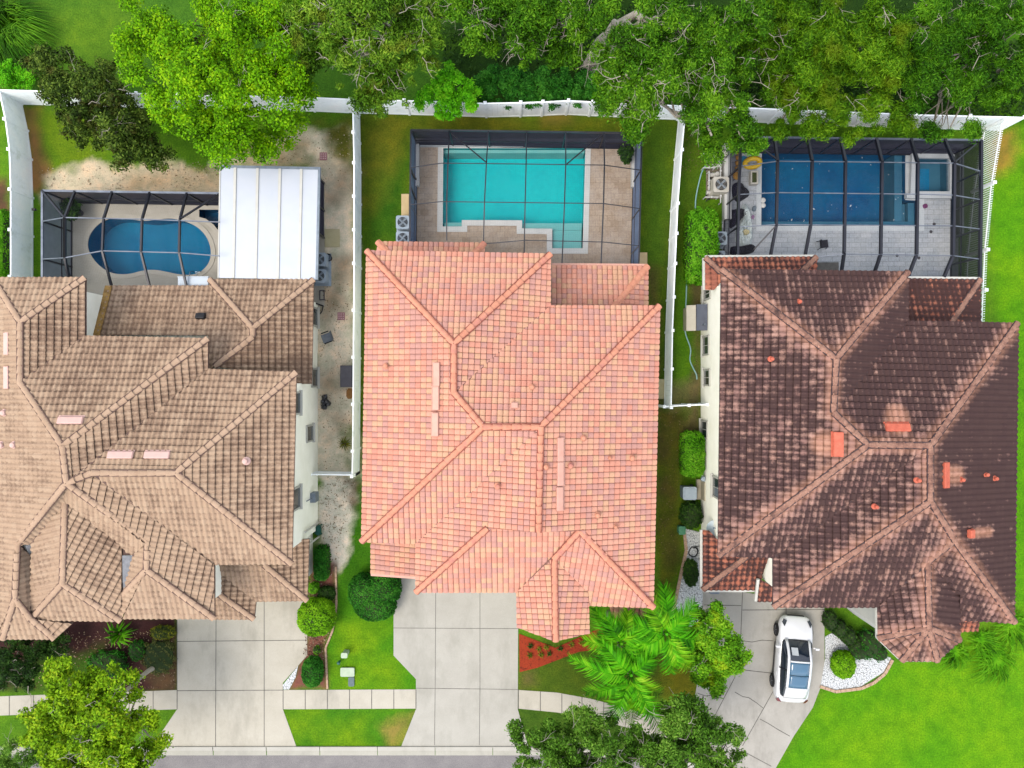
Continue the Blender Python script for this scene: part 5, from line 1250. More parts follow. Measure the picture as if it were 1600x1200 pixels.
for i,(px,py) in enumerate(((1460,350),(1402,399),(1436,403),(1455,362))):
    c=P(px,py,.05); mb=MB(); mb.lathe((c.x,c.y,.03),[(.09,0),(.07,.03),(.02,.04)],10); mb.tube([(c.x-.05,c.y,.06),(c.x+.05,c.y+.03,.07)],.02,6)
    tag(mb.build('sprinkler_cap',DGREY),'small dark cap lying on the grey deck of the long pool','cap','small dark caps on the grey deck')
tag(sheet('doormat',[(1270,410),(1310,410),(1310,432),(1270,432)],.045,noisy('mat_grey',[C(96,94,92),C(118,116,112)],5,.9,fine=.2),kind='x'),'grey doormat on the deck at the dark tile roof edge','mat'); 
del bpy.data.objects['doormat.001']['kind']
# pool ladder
c=P(303,428,.5); o=thing('pool_ladder','small steel pool ladder at the lower right end of the freeform pool','ladder',(c.x,c.y,0)); ST=noisy('steel',[C(170,180,190),C(206,214,220)],3,.2,metal=.9)
for k in (-1,1): MB().tube([(c.x+k*.2,c.y-.28,.05),(c.x+k*.2,c.y-.28,.5),(c.x+k*.2,c.y-.15,.62),(c.x+k*.2,c.y+.1,.55),(c.x+k*.2,c.y+.18,.3),(c.x+k*.2,c.y+.18,-.7)],.022,8).build('rail',ST,o)
for k in range(3): MB().box((c.x,c.y+.18,-.1-k*.25),(.4,.1,.03)).build('step',ST,o)
# blue grey bench at right garage
c=P(1117,924,.5); o=thing('bench','small blue grey bench on the stained driveway at the lower tile roof edge','bench',(c.x,c.y,0)); MB().box((c.x,c.y,.45),(.5,.3,.05)).build('seat',GREYM,o); MB().box((c.x,c.y+.17,.62),(.5,.04,.3)).build('backrest',DGREY,o)
for sx in (-1,1):
    for sy in (-1,1): MB().box((c.x+sx*.22,c.y+sy*.12,.22),(.04,.04,.44)).build('leg',DGREY,o)
# tapered post bolts on the left fence
c=P(46,327,1.3); mb=MB(); mb.box((c.x+.2,c.y,1.25),(.18,.12,.1)); mb.tube([(c.x+.2,c.y,1.25),(c.x+.35,c.y-.02,1.2)],.03,6); tag(mb.build('fence_latch',BLACK),'small black latch on the white fence at the far left','latch')

# ------------------------------------------------------------------ white car
PAINT=NT('car_paint_white'); PAINT.principled(C(240,242,245,.56),.22,0,.5,None,Coat_Weight=.6,Coat_Roughness=.05); PAINT=PAINT.mat
CGL=NT('car_glass'); CGL.principled(C(34,44,58),.05,0,.7); CGL=CGL.mat
CRG=NT('car_roof_glass'); cc=CGL; CRG.principled(C(74,120,152),.06,0,.8); CRG=CRG.mat
TYR=noisy('tyre',[C(26,26,28),C(40,40,42)],8,.85); RIM=noisy('rim_grey',[C(110,114,120),C(150,154,160)],6,.35,metal=.7); LAMP=NT('lamp_glass'); LAMP.principled(C(60,66,76),.08,0,.7); LAMP=LAMP.mat
REDL=NT('tail_lamp_red'); REDL.principled(C(120,14,18),.1,0,.6); REDL=REDL.mat
car=thing('parked_car','white car with dark panoramic glass roof parked on the right driveway','car',(15.27,-14.92,.02),math.radians(-4.5))
def loft(stations,ncap=True):
    vs=[];fs=[];n=len(stations[0])
    for st in stations: vs+=st
    for i in range(len(stations)-1):
        for k in range(n-1): fs.append((i*n+k,(i+1)*n+k,(i+1)*n+k+1,i*n+k+1))
    if ncap: fs.append(tuple(range(n))); fs.append(tuple(range(len(vs)-1,len(vs)-n-1,-1)))
    return vs,fs
# lower body: y, half width, sill z, shoulder z, centre z
ST_=[(-2.33,.52,.45,.62,.70),(-2.27,.74,.34,.78,.92),(-2.12,.86,.28,.92,1.02),(-1.8,.915,.25,.98,1.04),(-1.35,.93,.24,.98,1.05),(-.6,.92,.22,.95,1.04),(.2,.915,.22,.93,1.02),
     (.95,.925,.23,.90,1.02),(1.35,.93,.24,.86,.99),(1.75,.91,.26,.79,.90),(2.08,.84,.28,.70,.78),(2.24,.70,.32,.62,.68),(2.31,.48,.40,.55,.58)]
st=[]
for y,w_h,z0,zs,zc in ST_:
    half=[(.0,z0-.02),(w_h*.8,z0-.02),(w_h*.97,z0+.05),(w_h,(z0+zs)/2),(w_h*.985,zs-.07),(w_h*.93,zs),(w_h*.8,zs+(zc-zs)*.45),(w_h*.45,zs+(zc-zs)*.85),(0,zc)]
    rgt=[(x,y,z) for x,z in half]; lft=[(-x,y,z) for x,z in half[1:-1]][::-1]
    st.append(rgt+lft+[rgt[0]])
vs,fs=loft(st); body=MB().add(vs,fs).build('body',PAINT,car,True,True); m_=body.modifiers.new('sub','SUBSURF'); m_.levels=2; m_.render_levels=2
# greenhouse (glass) and roof
GH=[(-1.98,.70,.60,1.02,1.12),(-1.72,.78,.60,1.04,1.36),(-1.2,.83,.61,1.05,1.53),(-.5,.86,.63,1.04,1.60),(.15,.86,.64,1.03,1.585),(.55,.86,.62,1.02,1.46),(.95,.84,.64,1.01,1.22),(1.2,.80,.66,1.0,1.02)]
st=[]
for y,wb,wt,zb,zt in GH:
    half=[(0,zb-.12),(wb*.9,zb-.12),(wb,zb),((wb+wt)/2+.015,(zb+zt)/2),(wt,zt-.03),(wt*.7,zt),(0,zt+.02)]
    rgt=[(x,y,z) for x,z in half]; lft=[(-x,y,z) for x,z in half[1:-1]][::-1]; st.append(rgt+lft+[rgt[0]])
vs,fs=loft(st); gh=MB().add(vs,fs).build('windows',CGL,car,True,True); m_=gh.modifiers.new('sub','SUBSURF'); m_.levels=2; m_.render_levels=2
def ghat(y):
    for a,b in zip(GH,GH[1:]):
        if a[0]<=y<=b[0]:
            f=(y-a[0])/(b[0]-a[0]); return [a[i]+(b[i]-a[i])*f for i in range(5)]
    return GH[-1]
def skin(name,ys,xa,xb,mat,lift=.02,n=6,smooth=True):
    vs=[];fs=[]
    for y in ys:
        _,wb,wt,zb,zt=ghat(y)
        for k in range(n+1):
            f=xa+(xb-xa)*k/n; x=f*wt; z=zt+.02-(abs(f)**3)*.06+lift; vs.append((x,y,z))
    m=len(ys)
    for i in range(m-1):
        for k in range(n): fs.append((i*(n+1)+k,i*(n+1)+k+1,(i+1)*(n+1)+k+1,(i+1)*(n+1)+k))
    mb=MB().add(vs,fs); o=mb.build(name,mat,car,smooth,True); s_=o.modifiers.new('sol','SOLIDIFY'); s_.thickness=.03; s_.offset=-1; return o
ysr=[-1.95,-1.8,-1.6,-1.4,-1.25]
skin('rear_hatch',ysr,-1.02,1.02,PAINT,.025)
for s_ in (-1,1):
    skin('roof_rail',[-1.25,-.9,-.5,-.1,.15,.4,.7,1.0,1.18],s_*.84,s_*1.04,PAINT,.03,2)
skin('roof_panel',[.14,.22],-.85,.85,PAINT,.02)
skin('roof_glass',[-1.24,-1.0,-.7,-.56],-.82,.82,CRG,.022); skin('roof_glass',[-.53,-.2,.0,.13],-.82,.82,CRG,.022)
for s_ in (-1,1):
    # shoulder line and pillars
    for y in (-.35,):
        _,wb,wt,zb,zt=ghat(y); MB().bar((s_*(wb+.02),y,zb),(s_*(wt+.02),y,zt-.03),.05,.03).build('pillar',BLACK,car,local=True)
    for y in (1.42,-1.36):
        wo=thing('wheel','x','x'); del wo['label']; del wo['category']; wo.parent=car; wo.location=(s_*.86,y,.35)
        MB().tube([(-.11,0,0),(-.1,0,0),(.1,0,0),(.11,0,0)],[.29,.345,.345,.29],28).build('tyre',TYR,wo,True,True)
        mb=MB(); mb.tube([(s_*.09,0,0),(s_*.125,0,0)],.245,24)
        rm=mb.build('rim',BLACK,wo,local=True); mb=MB()
        for k in range(5): a=k*1.2566; mb.bar((s_*.128,.03*math.cos(a),.03*math.sin(a)),(s_*.128,.235*math.cos(a),.235*math.sin(a)),.05,.03)
        mb.tube([(s_*.12,.0,.0),(s_*.14,0,0)],.06,12); mb.build('spokes',RIM,wo,local=True)
    MB().add([(s_*.80,1.98,.78),(s_*.70,2.16,.745),(s_*.56,2.10,.81),(s_*.70,1.80,.90),(s_*.80,1.98,.7),(s_*.70,2.16,.66),(s_*.56,2.10,.7),(s_*.70,1.80,.8)],[(0,1,2,3) if s_<0 else (3,2,1,0),(4,5,1,0),(5,6,2,1),(6,7,3,2),(7,4,0,3)]).build('headlight',LAMP,car,local=True)
    MB().add([(s_*.86,-2.10,.93),(s_*.74,-2.27,.86),(s_*.58,-2.26,.93),(s_*.78,-2.02,1.0),(s_*.88,-2.12,.8),(s_*.76,-2.29,.74)],[(0,1,2,3) if s_>0 else (3,2,1,0),(0,1,5,4)]).build('taillight',REDL,car,local=True)
    mb=MB(); mb.tube([(s_*.88,.78,1.0),(s_*1.0,.76,1.04)],.03,6); mb.box((s_*1.06,.76,1.07),(.2,.1,.14)); mb.build('mirror',PAINT,car,local=True)
    for y in (.25,-.75): MB().box((s_*.925,y,.86),(.03,.2,.03)).build('door_handle',PAINT,car,local=True)
    mb=MB(); mb.bar((s_*.93,.75,.3),(s_*.93,-1.0,.3),.02,.1); mb.build('side_skirt',BLACK,car,local=True)
MB().box((0,2.29,.5),(.9,.08,.12)).build('grille',BLACK,car,local=True)
MB().box((0,-2.33,.66),(.5,.03,.14)).build('license_plate',ACB,car,local=True)
MB().box((0,-2.3,.42),(1.2,.1,.14)).build('rear_bumper_trim',BLACK,car,local=True)
# pale sunshade card on the dash, seen through the windscreen
mb=MB(); y=.62; mb.add([(-.44,.5,1.56),(-.1,.5,1.57),(-.1,.85,1.37),(-.46,.85,1.36)],[(0,1,2,3)]); mb.build('dash_card',COPE_G,car,local=True)
MB().tube([(-.25,1.17,1.05),(.42,1.12,1.1)],.012,5).build('wiper',BLACK,car,local=True)
# ------------------------------------------------------------------ trees and shrubs
def leaf_quads(cen, nrm, L, asp, rng):
    n = len(cen); r = rng.normal(size=(n,3)); nrm = nrm/np.linalg.norm(nrm, axis=1, keepdims=True)
    t = np.cross(nrm, r); t /= np.linalg.norm(t, axis=1, keepdims=True)+1e-9; b = np.cross(nrm, t)
    s = (L*rng.uniform(.65,1.3,n))[:,None]
    v = np.stack([cen-t*s/2, cen+b*s*asp/2+t*s*.05, cen+t*s/2-nrm*s*.12, cen-b*s*asp/2+t*s*.05], 1).reshape(-1,3)
    return v, np.arange(4*n).reshape(n,4)
def clump_leaves(cl, n, L, asp, rng, flat=.7, upb=.8, fuzz=.28):
    """cl: (K,4) clump centres and radii"""
    w = cl[:,3]**2; k = rng.choice(len(cl), n, p=w/w.sum())
    d = rng.normal(size=(n,3)); d[:,2] = np.abs(d[:,2])*1.0-.35*rng.rand(n); d /= np.linalg.norm(d, axis=1, keepdims=True)
    rr = cl[k,3]*(rng.rand(n)**.5*.8 + np.abs(rng.normal(size=n))*fuzz)
    p = cl[k,:3] + d*rr[:,None]*np.array([1,1,flat])
    nr = d*.7 + np.array([0,0,upb]) + rng.normal(size=(n,3))*.45
    return leaf_quads(p, nr, L, asp, rng)
def lobes_to_clumps(lobes, cr, dens, rng, depth=.7, dome=.55):
    out = []
    for l in lobes:
        px, py, rp, z = l[:4]; c = P(px, py, z); r = rp*(H-z)/F
        m = max(2, int(dens*math.pi*r*r))
        for i in range(m):
            rho = math.sqrt(rng.rand())*.95; a = rng.uniform(0, 6.283)
            edge = 1+.22*math.sin(3*a+px)+.12*math.sin(7*a+py)
            R = max(r*edge-cr*.4, .1)*rho
            zz = z + dome*r*math.sqrt(max(0,1-rho*rho)) - rng.rand()**1.3*depth*r + rng.normal()*.12*r
            out.append((c.x+math.cos(a)*R, c.y+math.sin(a)*R, zz, cr*rng.uniform(.45,1.5)))
    return np.array(out)
def wiggle(a, b, k, rng, amp):
    a, b = Vector(a), Vector(b); L = (b-a).length; o = []
    for i in range(k+1):
        t = i/k; j = Vector(rng.normal(size=3))*amp*L*math.sin(math.pi*t); o.append(a.lerp(b, t)+j)
    return o
def tree(name, label, lobes, base, lmat, bark, n, L=.2, asp=.5, cr=.55, dens=1.6, twigs=0, seed=1, group=None, trunk_r=.22, flat=.7, upb=.8, depth=.7, dome=.55, cat='tree', limbs=9, twig_len=(.5,1.4), fork=None, twig_r=.0135, fuzz=.28):
    rng = np.random.RandomState(seed); bz = P(base[0], base[1], 0); cr *= .7; dens *= 2.3; n = int(n*1.25); L *= .86
    o = thing(name, label, cat, (bz.x,bz.y,0), 0, group)
    cl = lobes_to_clumps(lobes, cr, dens, rng, depth, dome)
    v, q = clump_leaves(cl, n, L, asp, rng, flat, upb, fuzz)
    fast_mesh('crown', v, q, lmat, o)
    zc = np.mean([l[3] for l in lobes]); cx, cy = cl[:,0].mean(), cl[:,1].mean()
    fk = Vector(P(*fork)) if fork else Vector((bz.x*.75+cx*.25, bz.y*.75+cy*.25, zc*.5))
    mb = MB(); tp = wiggle(bz-Vector((0,0,.1)), fk, 5, rng, .03); mb.tube(tp, [trunk_r*(1.25 if i == 0 else 1-.06*i) for i in range(6)], 10)
    mb.build('trunk', bark, o, True)
    mb = MB(); order = rng.permutation(len(cl))[:limbs*3]
    for i, l in enumerate(lobes[:limbs]):
        e = P(l[0], l[1], l[3]); pts = wiggle(fk-Vector((0,0,.15)), e, 5, rng, .07); mb.tube(pts, [trunk_r*.6*(1-.8*k/5) for k in range(6)], 7)
        for j in np.argsort(np.linalg.norm(cl[:,:3]-np.array(e), axis=1))[1:5]:
            mb.tube(wiggle(pts[3], cl[j,:3], 4, rng, .08), [trunk_r*.22*(1-.8*k/4) for k in range(5)], 5)
    if twigs:
        zt = np.argsort(-cl[:,2])[:max(8, int(len(cl)*.75))]
        for i in range(twigs):
            c = cl[rng.choice(zt)]; p = Vector((c[0]+rng.normal()*c[3]*.6, c[1]+rng.normal()*c[3]*.6, c[2]+c[3]*flat*rng.uniform(.35,.95)))
            a = rng.uniform(0, 6.283); ln = rng.uniform(*twig_len)
            e = p + Vector((math.cos(a)*ln, math.sin(a)*ln, rng.uniform(-.5,.15)*ln))
            w = wiggle(p, e, 4, rng, .10); r0 = twig_r*rng.uniform(.6,1.4); mb.tube(w, [r0*1.2, r0, r0*.8, r0*.6, r0*.3], 4, 1, cap=False)
            for s_ in range(2):
                a2 = a+rng.choice((-1,1))*rng.uniform(.4,1.0); q0 = w[1+s_]; mb.tube(wiggle(q0, q0+Vector((math.cos(a2),math.sin(a2),rng.uniform(-.2,.25)))*ln*.45, 3, rng, .1), [r0*.7, r0*.55, r0*.4, r0*.2], 4, 1, cap=False)
    mb.build('limbs', [bark, BRK['pale']], o, True)
    return o
LM = dict(
 bright=leaf_mat('leaf_bright', C(58,100,2), C(116,188,4), C(178,224,20), .3, .8),
 olive=leaf_mat('leaf_olive', C(46,80,12), C(94,146,28), C(158,196,58), .25, .5, C(122,138,36)),
 dark=leaf_mat('leaf_dark_olive', C(28,42,12), C(66,94,28), C(144,172,64), .2, .7, C(84,84,32)),
 oak=leaf_mat('leaf_oak', C(28,58,6), C(70,128,14), C(138,194,40), .25, .55),
 oak2=leaf_mat('leaf_oak_deep', C(24,52,6), C(60,118,12), C(122,184,36), .25, .45),
 willow=leaf_mat('leaf_willow', C(30,60,4), C(76,130,12), C(142,190,34), .25, .4, C(112,138,18)),
 fan=leaf_mat('leaf_fan', C(48,132,4), C(102,208,18), C(156,232,44), .3, 1.2),
 lime=leaf_mat('leaf_lime', C(64,104,8), C(142,198,22), C(206,226,48), .3, .5, C(164,204,22)),
 street=leaf_mat('leaf_street', C(36,68,14), C(92,146,36), C(156,200,78), .25, .5),
 mid=leaf_mat('leaf_mid', C(48,92,8), C(104,176,22), C(160,212,44), .28, .7, C(176,208,28)),
 hedge=leaf_mat('leaf_hedge', C(50,116,10), C(98,178,24), C(150,214,56), .25, 1.2),
 ball=leaf_mat('leaf_ball', C(58,110,4), C(120,190,16), C(170,226,44), .25, 1.2),
 shrubd=leaf_mat('leaf_shrub_dark', C(20,66,14), C(46,120,28), C(90,164,50), .22, 1.0),
 deep=leaf_mat('leaf_deep', C(20,42,14), C(44,80,24), C(86,122,44), .2, 1.0),
 gold=leaf_mat('leaf_gold', C(70,80,18), C(116,128,34), C(176,164,50), .2, 1.6),
 palm2=leaf_mat('leaf_palm_yellow', C(64,126,6), C(118,196,20), C(178,226,54), .35, .9),
 palm=leaf_mat('leaf_palm', C(38,118,4), C(88,190,16), C(146,222,38), .35, .9),
 grass=leaf_mat('leaf_grass', C(50,116,6), C(96,176,16), C(146,212,40), .3, 1.0),
 drab=leaf_mat('leaf_drab', C(56,62,28), C(94,104,50), C(140,140,80), .2, 1.5))
tree('broadleaf_tree', 'dense bright green tree with cloud like clumps above the bare sandy yard',
     [(235,45,52,6.5),(305,35,62,7),(380,60,66,7.5),(432,115,56,7),(238,125,52,6),(310,130,66,7.5),(385,155,62,7.5),(352,205,48,6.5),(285,185,50,6),(462,140,30,6),(420,25,50,7),(330,230,26,5.5),(400,215,30,5.5),(445,200,28,4),(215,75,36,6),(420,235,22,4)], (335,115), LM['bright'], BRK['brown'], 50000, .15, .6, .84, .95, 14, 11, fuzz=.1, depth=1.0, twig_len=(.4,.9))
tree('small_tree', 'dark olive tree with reddish sparse leaves above the left back fence', [(110,135,44,3.6),(160,165,52,4),(200,215,40,3.8),(85,105,34,3.4),(238,235,30,3.4),(130,200,34,3.2),(170,120,30,3.4),(60,100,22,3),(120,165,40,3.8),(180,190,44,3.8),(225,195,30,3.4),(75,140,24,3.2),(215,240,34,3.2)], (150,165), LM['dark'], BRK['brown'], 26000, .2, .42, .42, 2.6, 20, 12, trunk_r=.14, upb=.4)
tree('oak_tree', 'olive green oak with pale bare twigs directly above the salmon roofed house fence', [(520,40,62,8),(590,25,66,8.5),(650,60,44,8),(560,95,56,7.5),(622,118,40,7),(478,45,42,7.5),(585,138,34,6.5),(660,15,40,8),(540,-25,60,8),(500,95,26,6.5)], (575,70), LM['olive'], BRK['pale'], 40000, .21, .34, .5, 1.6, 110, 13, upb=.5, depth=1.1)
tree('small_tree', 'small bright green fan shaped tree reaching over the back fence', [(700,128,26,3.6),(676,150,24,3.4),(722,150,24,3.4),(697,162,26,3.2),(737,167,13,3),(655,160,11,3),(690,180,10,2.8),(712,176,12,2.8)], (702,138), LM['fan'], BRK['brown'], 11000, .15, .45, .3, 5, 0, 14, trunk_r=.08, depth=.4, limbs=6)
tree('oak_tree', 'mossy green oak at the top edge above the turquoise pool', [(730,8,50,9),(790,40,52,9),(850,58,42,8.5),(832,10,50,9.5),(900,20,48,9.5),(770,-15,50,9),(880,92,22,7.5),(740,50,30,8)], (830,20), LM['oak'], BRK['grey'], 46000, .18, .34, .55, 1.4, 90, 15, upb=.5, depth=1.2)
tree('oak_tree', 'large spreading oak with a thick pale leaning trunk overhanging the back fence', [(985,55,58,9.5),(1045,45,60,9.5),(1105,70,58,9),(985,125,48,9),(1045,125,52,9),(1115,150,56,8.5),(1003,185,32,8),(1155,35,56,9),(1160,205,38,7.5),(1112,212,28,7),(955,165,24,8),(1020,150,40,8.5),(990,208,18,7)], (920,108), LM['oak'], BRK['pale'], 84000, .18, .34, .55, 1.4, 130, 16, trunk_r=.42, upb=.5, depth=1.2, limbs=13, fork=(962,40,5.2))
tree('willowy_tree', 'wide feathery green tree hanging over the long blue pool cage', [(1215,55,66,8),(1290,45,66,8.5),(1360,60,60,8),(1228,128,48,7.5),(1300,128,50,8),(1372,130,48,7.5),(1255,100,50,8),(1215,200,17,6),(1262,204,14,6),(1292,206,16,6),(1335,210,15,6),(1377,206,13,6),(1410,200,17,6),(1235,182,14,6.2),(1318,185,14,6.2),(1395,180,14,6.2)], (1300,120), LM['willow'], BRK['grey'], 100000, .23, .22, .52, 1.5, 40, 17, upb=.35, depth=1.3)
tree('willowy_tree', 'dark green tangled tree in the top right corner of the photo', [(1450,50,58,7),(1510,60,48,7),(1440,118,44,7),(1500,122,40,6.5),(1570,40,48,7),(1588,122,40,6),(1540,8,40,7),(1452,208,14,5.6),(1485,198,16,5.6),(1522,206,14,5.5),(1630,80,50,6),(1545,160,24,5)], (1510,90), LM['oak2'], BRK['grey'], 74000, .22, .24, .52, 1.4, 50, 18, upb=.35, depth=1.3)
tree('street_tree', 'yellow green street tree at the lower left corner beside the wide driveway', [(110,1075,50,5.5),(168,1085,46,5.5),(80,1128,46,5),(150,1138,56,6),(222,1118,30,5),(110,1180,52,5.5),(182,1185,48,5.5),(240,1160,20,4.5),(58,1150,28,4.8),(88,1045,24,4.8),(215,1185,30,5),(125,1215,50,5.5)], (246,1040), LM['lime'], BRK['pale'], 36000, .19, .5, .42, 2.2, 26, 19, trunk_r=.13, fork=(170,1100,3.6), depth=.8, upb=.6)
tree('street_tree', 'dark green small leaved street tree at the kerb below the palms, left of the pair', [(830,1160,32,6),(880,1150,36,6),(860,1192,44,6),(940,1180,46,6.2),(995,1185,40,6.2),(905,1122,20,5.6),(900,1215,50,6)], (930,1172), LM['street'], BRK['grey'], 30000, .18, .4, .46, 1.6, 50, 20, trunk_r=.16, upb=.5, depth=1.2)
tree('street_tree', 'dark green small leaved street tree overhanging the grey driveway, right of the pair', [(1060,1150,44,6),(1112,1160,44,6),(1050,1195,48,6),(1128,1192,34,5.8),(1082,1118,32,5.8),(1022,1190,32,6),(1090,1215,50,6),(1148,1148,22,5.2),(1160,1180,14,5)], (1050,1150), LM['street'], BRK['grey'], 30000, .18, .4, .46, 1.5, 50, 21, trunk_r=.16, upb=.5, depth=1.2)
tree('small_tree', 'small bushy tree with a yellow side between the palms and the white car', [(1100,980,32,4),(1130,1008,32,4.2),(1100,1030,32,4),(1142,1040,20,3.8),(1078,1000,24,3.6),(1120,1062,20,3.4),(1098,1060,18,3.2),(1150,1025,18,3.8),(1112,958,20,3.8)], (1095,1015), LM['mid'], BRK['brown'], 24000, .17, .5, .42, 2.4, 10, 22, trunk_r=.1, depth=.6)

def shrub(name, label, lobes, h, lmat, n, L=.11, asp=.55, box=False, seed=1, group=None, cat='shrub', jag=.05, core=None):
    """clipped shrub: leaves over rounded lobes (px,py,rx,ry in photo pixels at its top height)"""
    rng = np.random.RandomState(seed); c = P(lobes[0][0], lobes[0][1], h*.7); o = thing(name, label, cat, (c.x,c.y,0), 0, group)
    V = []; Qs = []; off = 0; mb = MB(); tot = sum(l[2]*l[3] for l in lobes)
    for px, py, rx, ry in lobes:
        c = P(px, py, h*.75); a, b = rx*(H-h*.75)/F, ry*(H-h*.75)/F; m = int(n*rx*ry/tot)
        e = .5 if box else .9
        u = rng.uniform(-math.pi, math.pi, m); w = np.arcsin(rng.uniform(-.35, 1, m))
        f = lambda x: np.sign(x)*np.abs(x)**e
        d = np.stack([f(np.cos(w))*f(np.cos(u)), f(np.cos(w))*f(np.sin(u)), f(np.sin(w))], 1)
        if box:                      # even cover over the clipped top and the four sides
            q3 = rng.uniform(-1, 1, (m,3)); k3 = rng.choice(5, m, p=[.56,.11,.11,.11,.11])
            q3[k3==0,2] = 1; q3[k3==1,0] = 1; q3[k3==2,0] = -1; q3[k3==3,1] = 1; q3[k3==4,1] = -1
            d = q3/(np.sum(np.abs(q3)**5, axis=1)**.2)[:,None]; d[:,2] = np.maximum(d[:,2], -.6)
        sc = np.array([a, b, h*.55]); j = 1-jag*rng.rand(m)*2+jag*.5*np.sin(d[:,0]*9+d[:,1]*11)
        p = np.array([c.x,c.y,h*.45]) + d*sc*j[:,None]
        v, q = leaf_quads(p, d/sc + np.array([0,0,.5])*(1/sc.mean()) + rng.normal(size=(m,3))*.55/sc.mean(), L, asp, rng)
        V.append(v); Qs.append(q+off); off += len(v)
        vs = []; fs = []
        for i in range(8):
            ww = -.3+(math.pi/2+.29)*i/7
            for k in range(16):
                uu = 2*math.pi*k/16; g = lambda x: math.copysign(abs(x)**e, x)
                vs.append((c.x+a*.9*g(math.cos(ww))*g(math.cos(uu)), c.y+b*.9*g(math.cos(ww))*g(math.sin(uu)), h*.45+h*.5*g(math.sin(ww))))
        for i in range(7):
            for k in range(16): fs.append((i*16+k, i*16+(k+1)%16, (i+1)*16+(k+1)%16, (i+1)*16+k))
        mb.add(vs, fs); mb.tube([(c.x,c.y,-.05),(c.x,c.y,h*.5)], .05, 6)
    fast_mesh('foliage', np.concatenate(V), np.concatenate(Qs), lmat, o)
    mb.build('inner_core', core or COREM, o)  # added solid dark core behind the leaves, with a stem
    return o
COREM = noisy('core_dark', [C(34,52,20), C(52,74,28)], 6, .95)
shrub('round_bush', 'round lime green ball shaped bush at the edge of the wide driveway', [(491,968,30,30)], 1.7, LM['ball'], 6500, .1, seed=31)
shrub('large_bush', 'large dark green clipped bush between the salmon house and the front lawn', [(568,928,27,30),(598,922,28,28),(584,948,34,26)], 1.6, LM['shrubd'], 12000, .1, seed=32)
shrub('hedge', 'narrow clipped hedge against the wall at the lower right corner of the brown roofed house', [(501,881,11,27)], 1.2, LM['shrubd'], 3000, .1, box=True, seed=33, cat='hedge')
shrub('small_bush', 'tiny light green bush tucked under the brown tile roof corner', [(489,920,8,9)], .8, LM['hedge'], 700, .1, seed=34)
shrub('small_bush', 'flat dark green bush beside the lime green ball bush', [(509,929,14,12)], .6, LM['deep'], 1400, .1, seed=35)
shrub('small_bush', 'oval green bush at the corner of driveway and sidewalk', [(486,1053,17,24)], 1.1, LM['shrubd'], 3400, .1, seed=36)
shrub('small_bush', 'tiny spiky green plant in the mulch between two bushes', [(494,1017,6,7)], .5, LM['ball'], 400, .12, .25, seed=37, jag=.3)
shrub('hedge', 'tall bright green clipped hedge left of the covers on the grey deck', [(1099,383,24,59)], 2.1, LM['hedge'], 15000, .11, box=True, seed=38, cat='hedge', jag=.1)
shrub('hedge', 'oblong bright clipped bush against the cream wall above the trash bin', [(1084,710,18,36)], 1.5, LM['hedge'], 5200, .1, box=True, seed=39, cat='hedge')
shrub('round_bush', 'dark round bush below the trash bin on the cream wall', [(1082,806,18,22)], 1.2, LM['deep'], 3000, .11, seed=40, jag=.12)
shrub('small_bush', 'dark bush on the white gravel strip beside the lower tile roof', [(1081,897,12,22)], 1.0, LM['deep'], 2200, .1, seed=41, jag=.1)
shrub('round_bush', 'round lime bush on the white gravel beside the white car', [(1321,1041,19,22)], 1.0, LM['ball'], 3600, .1, seed=42)
shrub('large_bush', 'loose dark green bush under the turret of the dark roofed house', [(1362,1010,22,24),(1345,1020,14,14),(1376,1022,14,14)], 1.2, LM['shrubd'], 4200, .13, .35, seed=43, jag=.25)
shrub('hedge', 'dark slanting hedge along the garage wall right of the white car', [(1300,972,11,16),(1314,984,12,15),(1328,996,12,15),(1340,1010,11,14)], 1.1, LM['deep'], 4200, .12, seed=44, cat='hedge', jag=.2)
shrub('small_bush', 'golden green low bush beside the upper left edge of the wide driveway', [(252,990,20,11)], .7, LM['gold'], 1700, .1, seed=45, jag=.15)
shrub('small_bush', 'drab olive sprawling bush beside the wide driveway', [(246,1028,26,28)], .45, LM['drab'], 4200, .1, seed=46, jag=.3)
shrub('small_bush', 'green bush in the mulch bed under the street tree', [(212,1018,13,16)], .6, LM['shrubd'], 1300, .1, seed=47, jag=.2)
shrub('large_bush', 'low green bush in the mulch bed above the lower left street tree', [(165,1040,32,22)], .7, LM['shrubd'], 3400, .12, seed=48, jag=.2)
tree('large_bush', 'dark tangled bush at the left edge below the brown tile roof', [(15,1035,34,2.2),(50,1030,28,1.8),(-10,1060,30,2),(35,1065,20,1.8),(90,1010,26,1.2),(20,1000,22,1.5)], (20,1040), LM['deep'], BRK['brown'], 14000, .15, .4, .35, 4, 14, 23, trunk_r=.06, cat='shrub')
tree('large_bush', 'dark green bush in the bottom left corner of the photo', [(25,1185,36,2),(60,1190,24,1.8),(5,1205,30,2)], (28,1185), LM['street'], BRK['brown'], 8000, .14, .4, .35, 4, 6, 24, trunk_r=.06, cat='shrub')
tree('small_bush', 'bright green bush behind the back fence at the far left', [(18,118,22,1.5),(42,120,16,1.4),(5,105,18,1.5)], (22,118), LM['fan'], BRK['brown'], 5000, .13, .5, .3, 5, 0, 25, trunk_r=.05, cat='shrub')
shrub('hedge', 'bright hedge strip outside the left fence', [(0,380,8,54)], 1.0, LM['hedge'], 3500, .11, box=True, seed=49, cat='hedge')
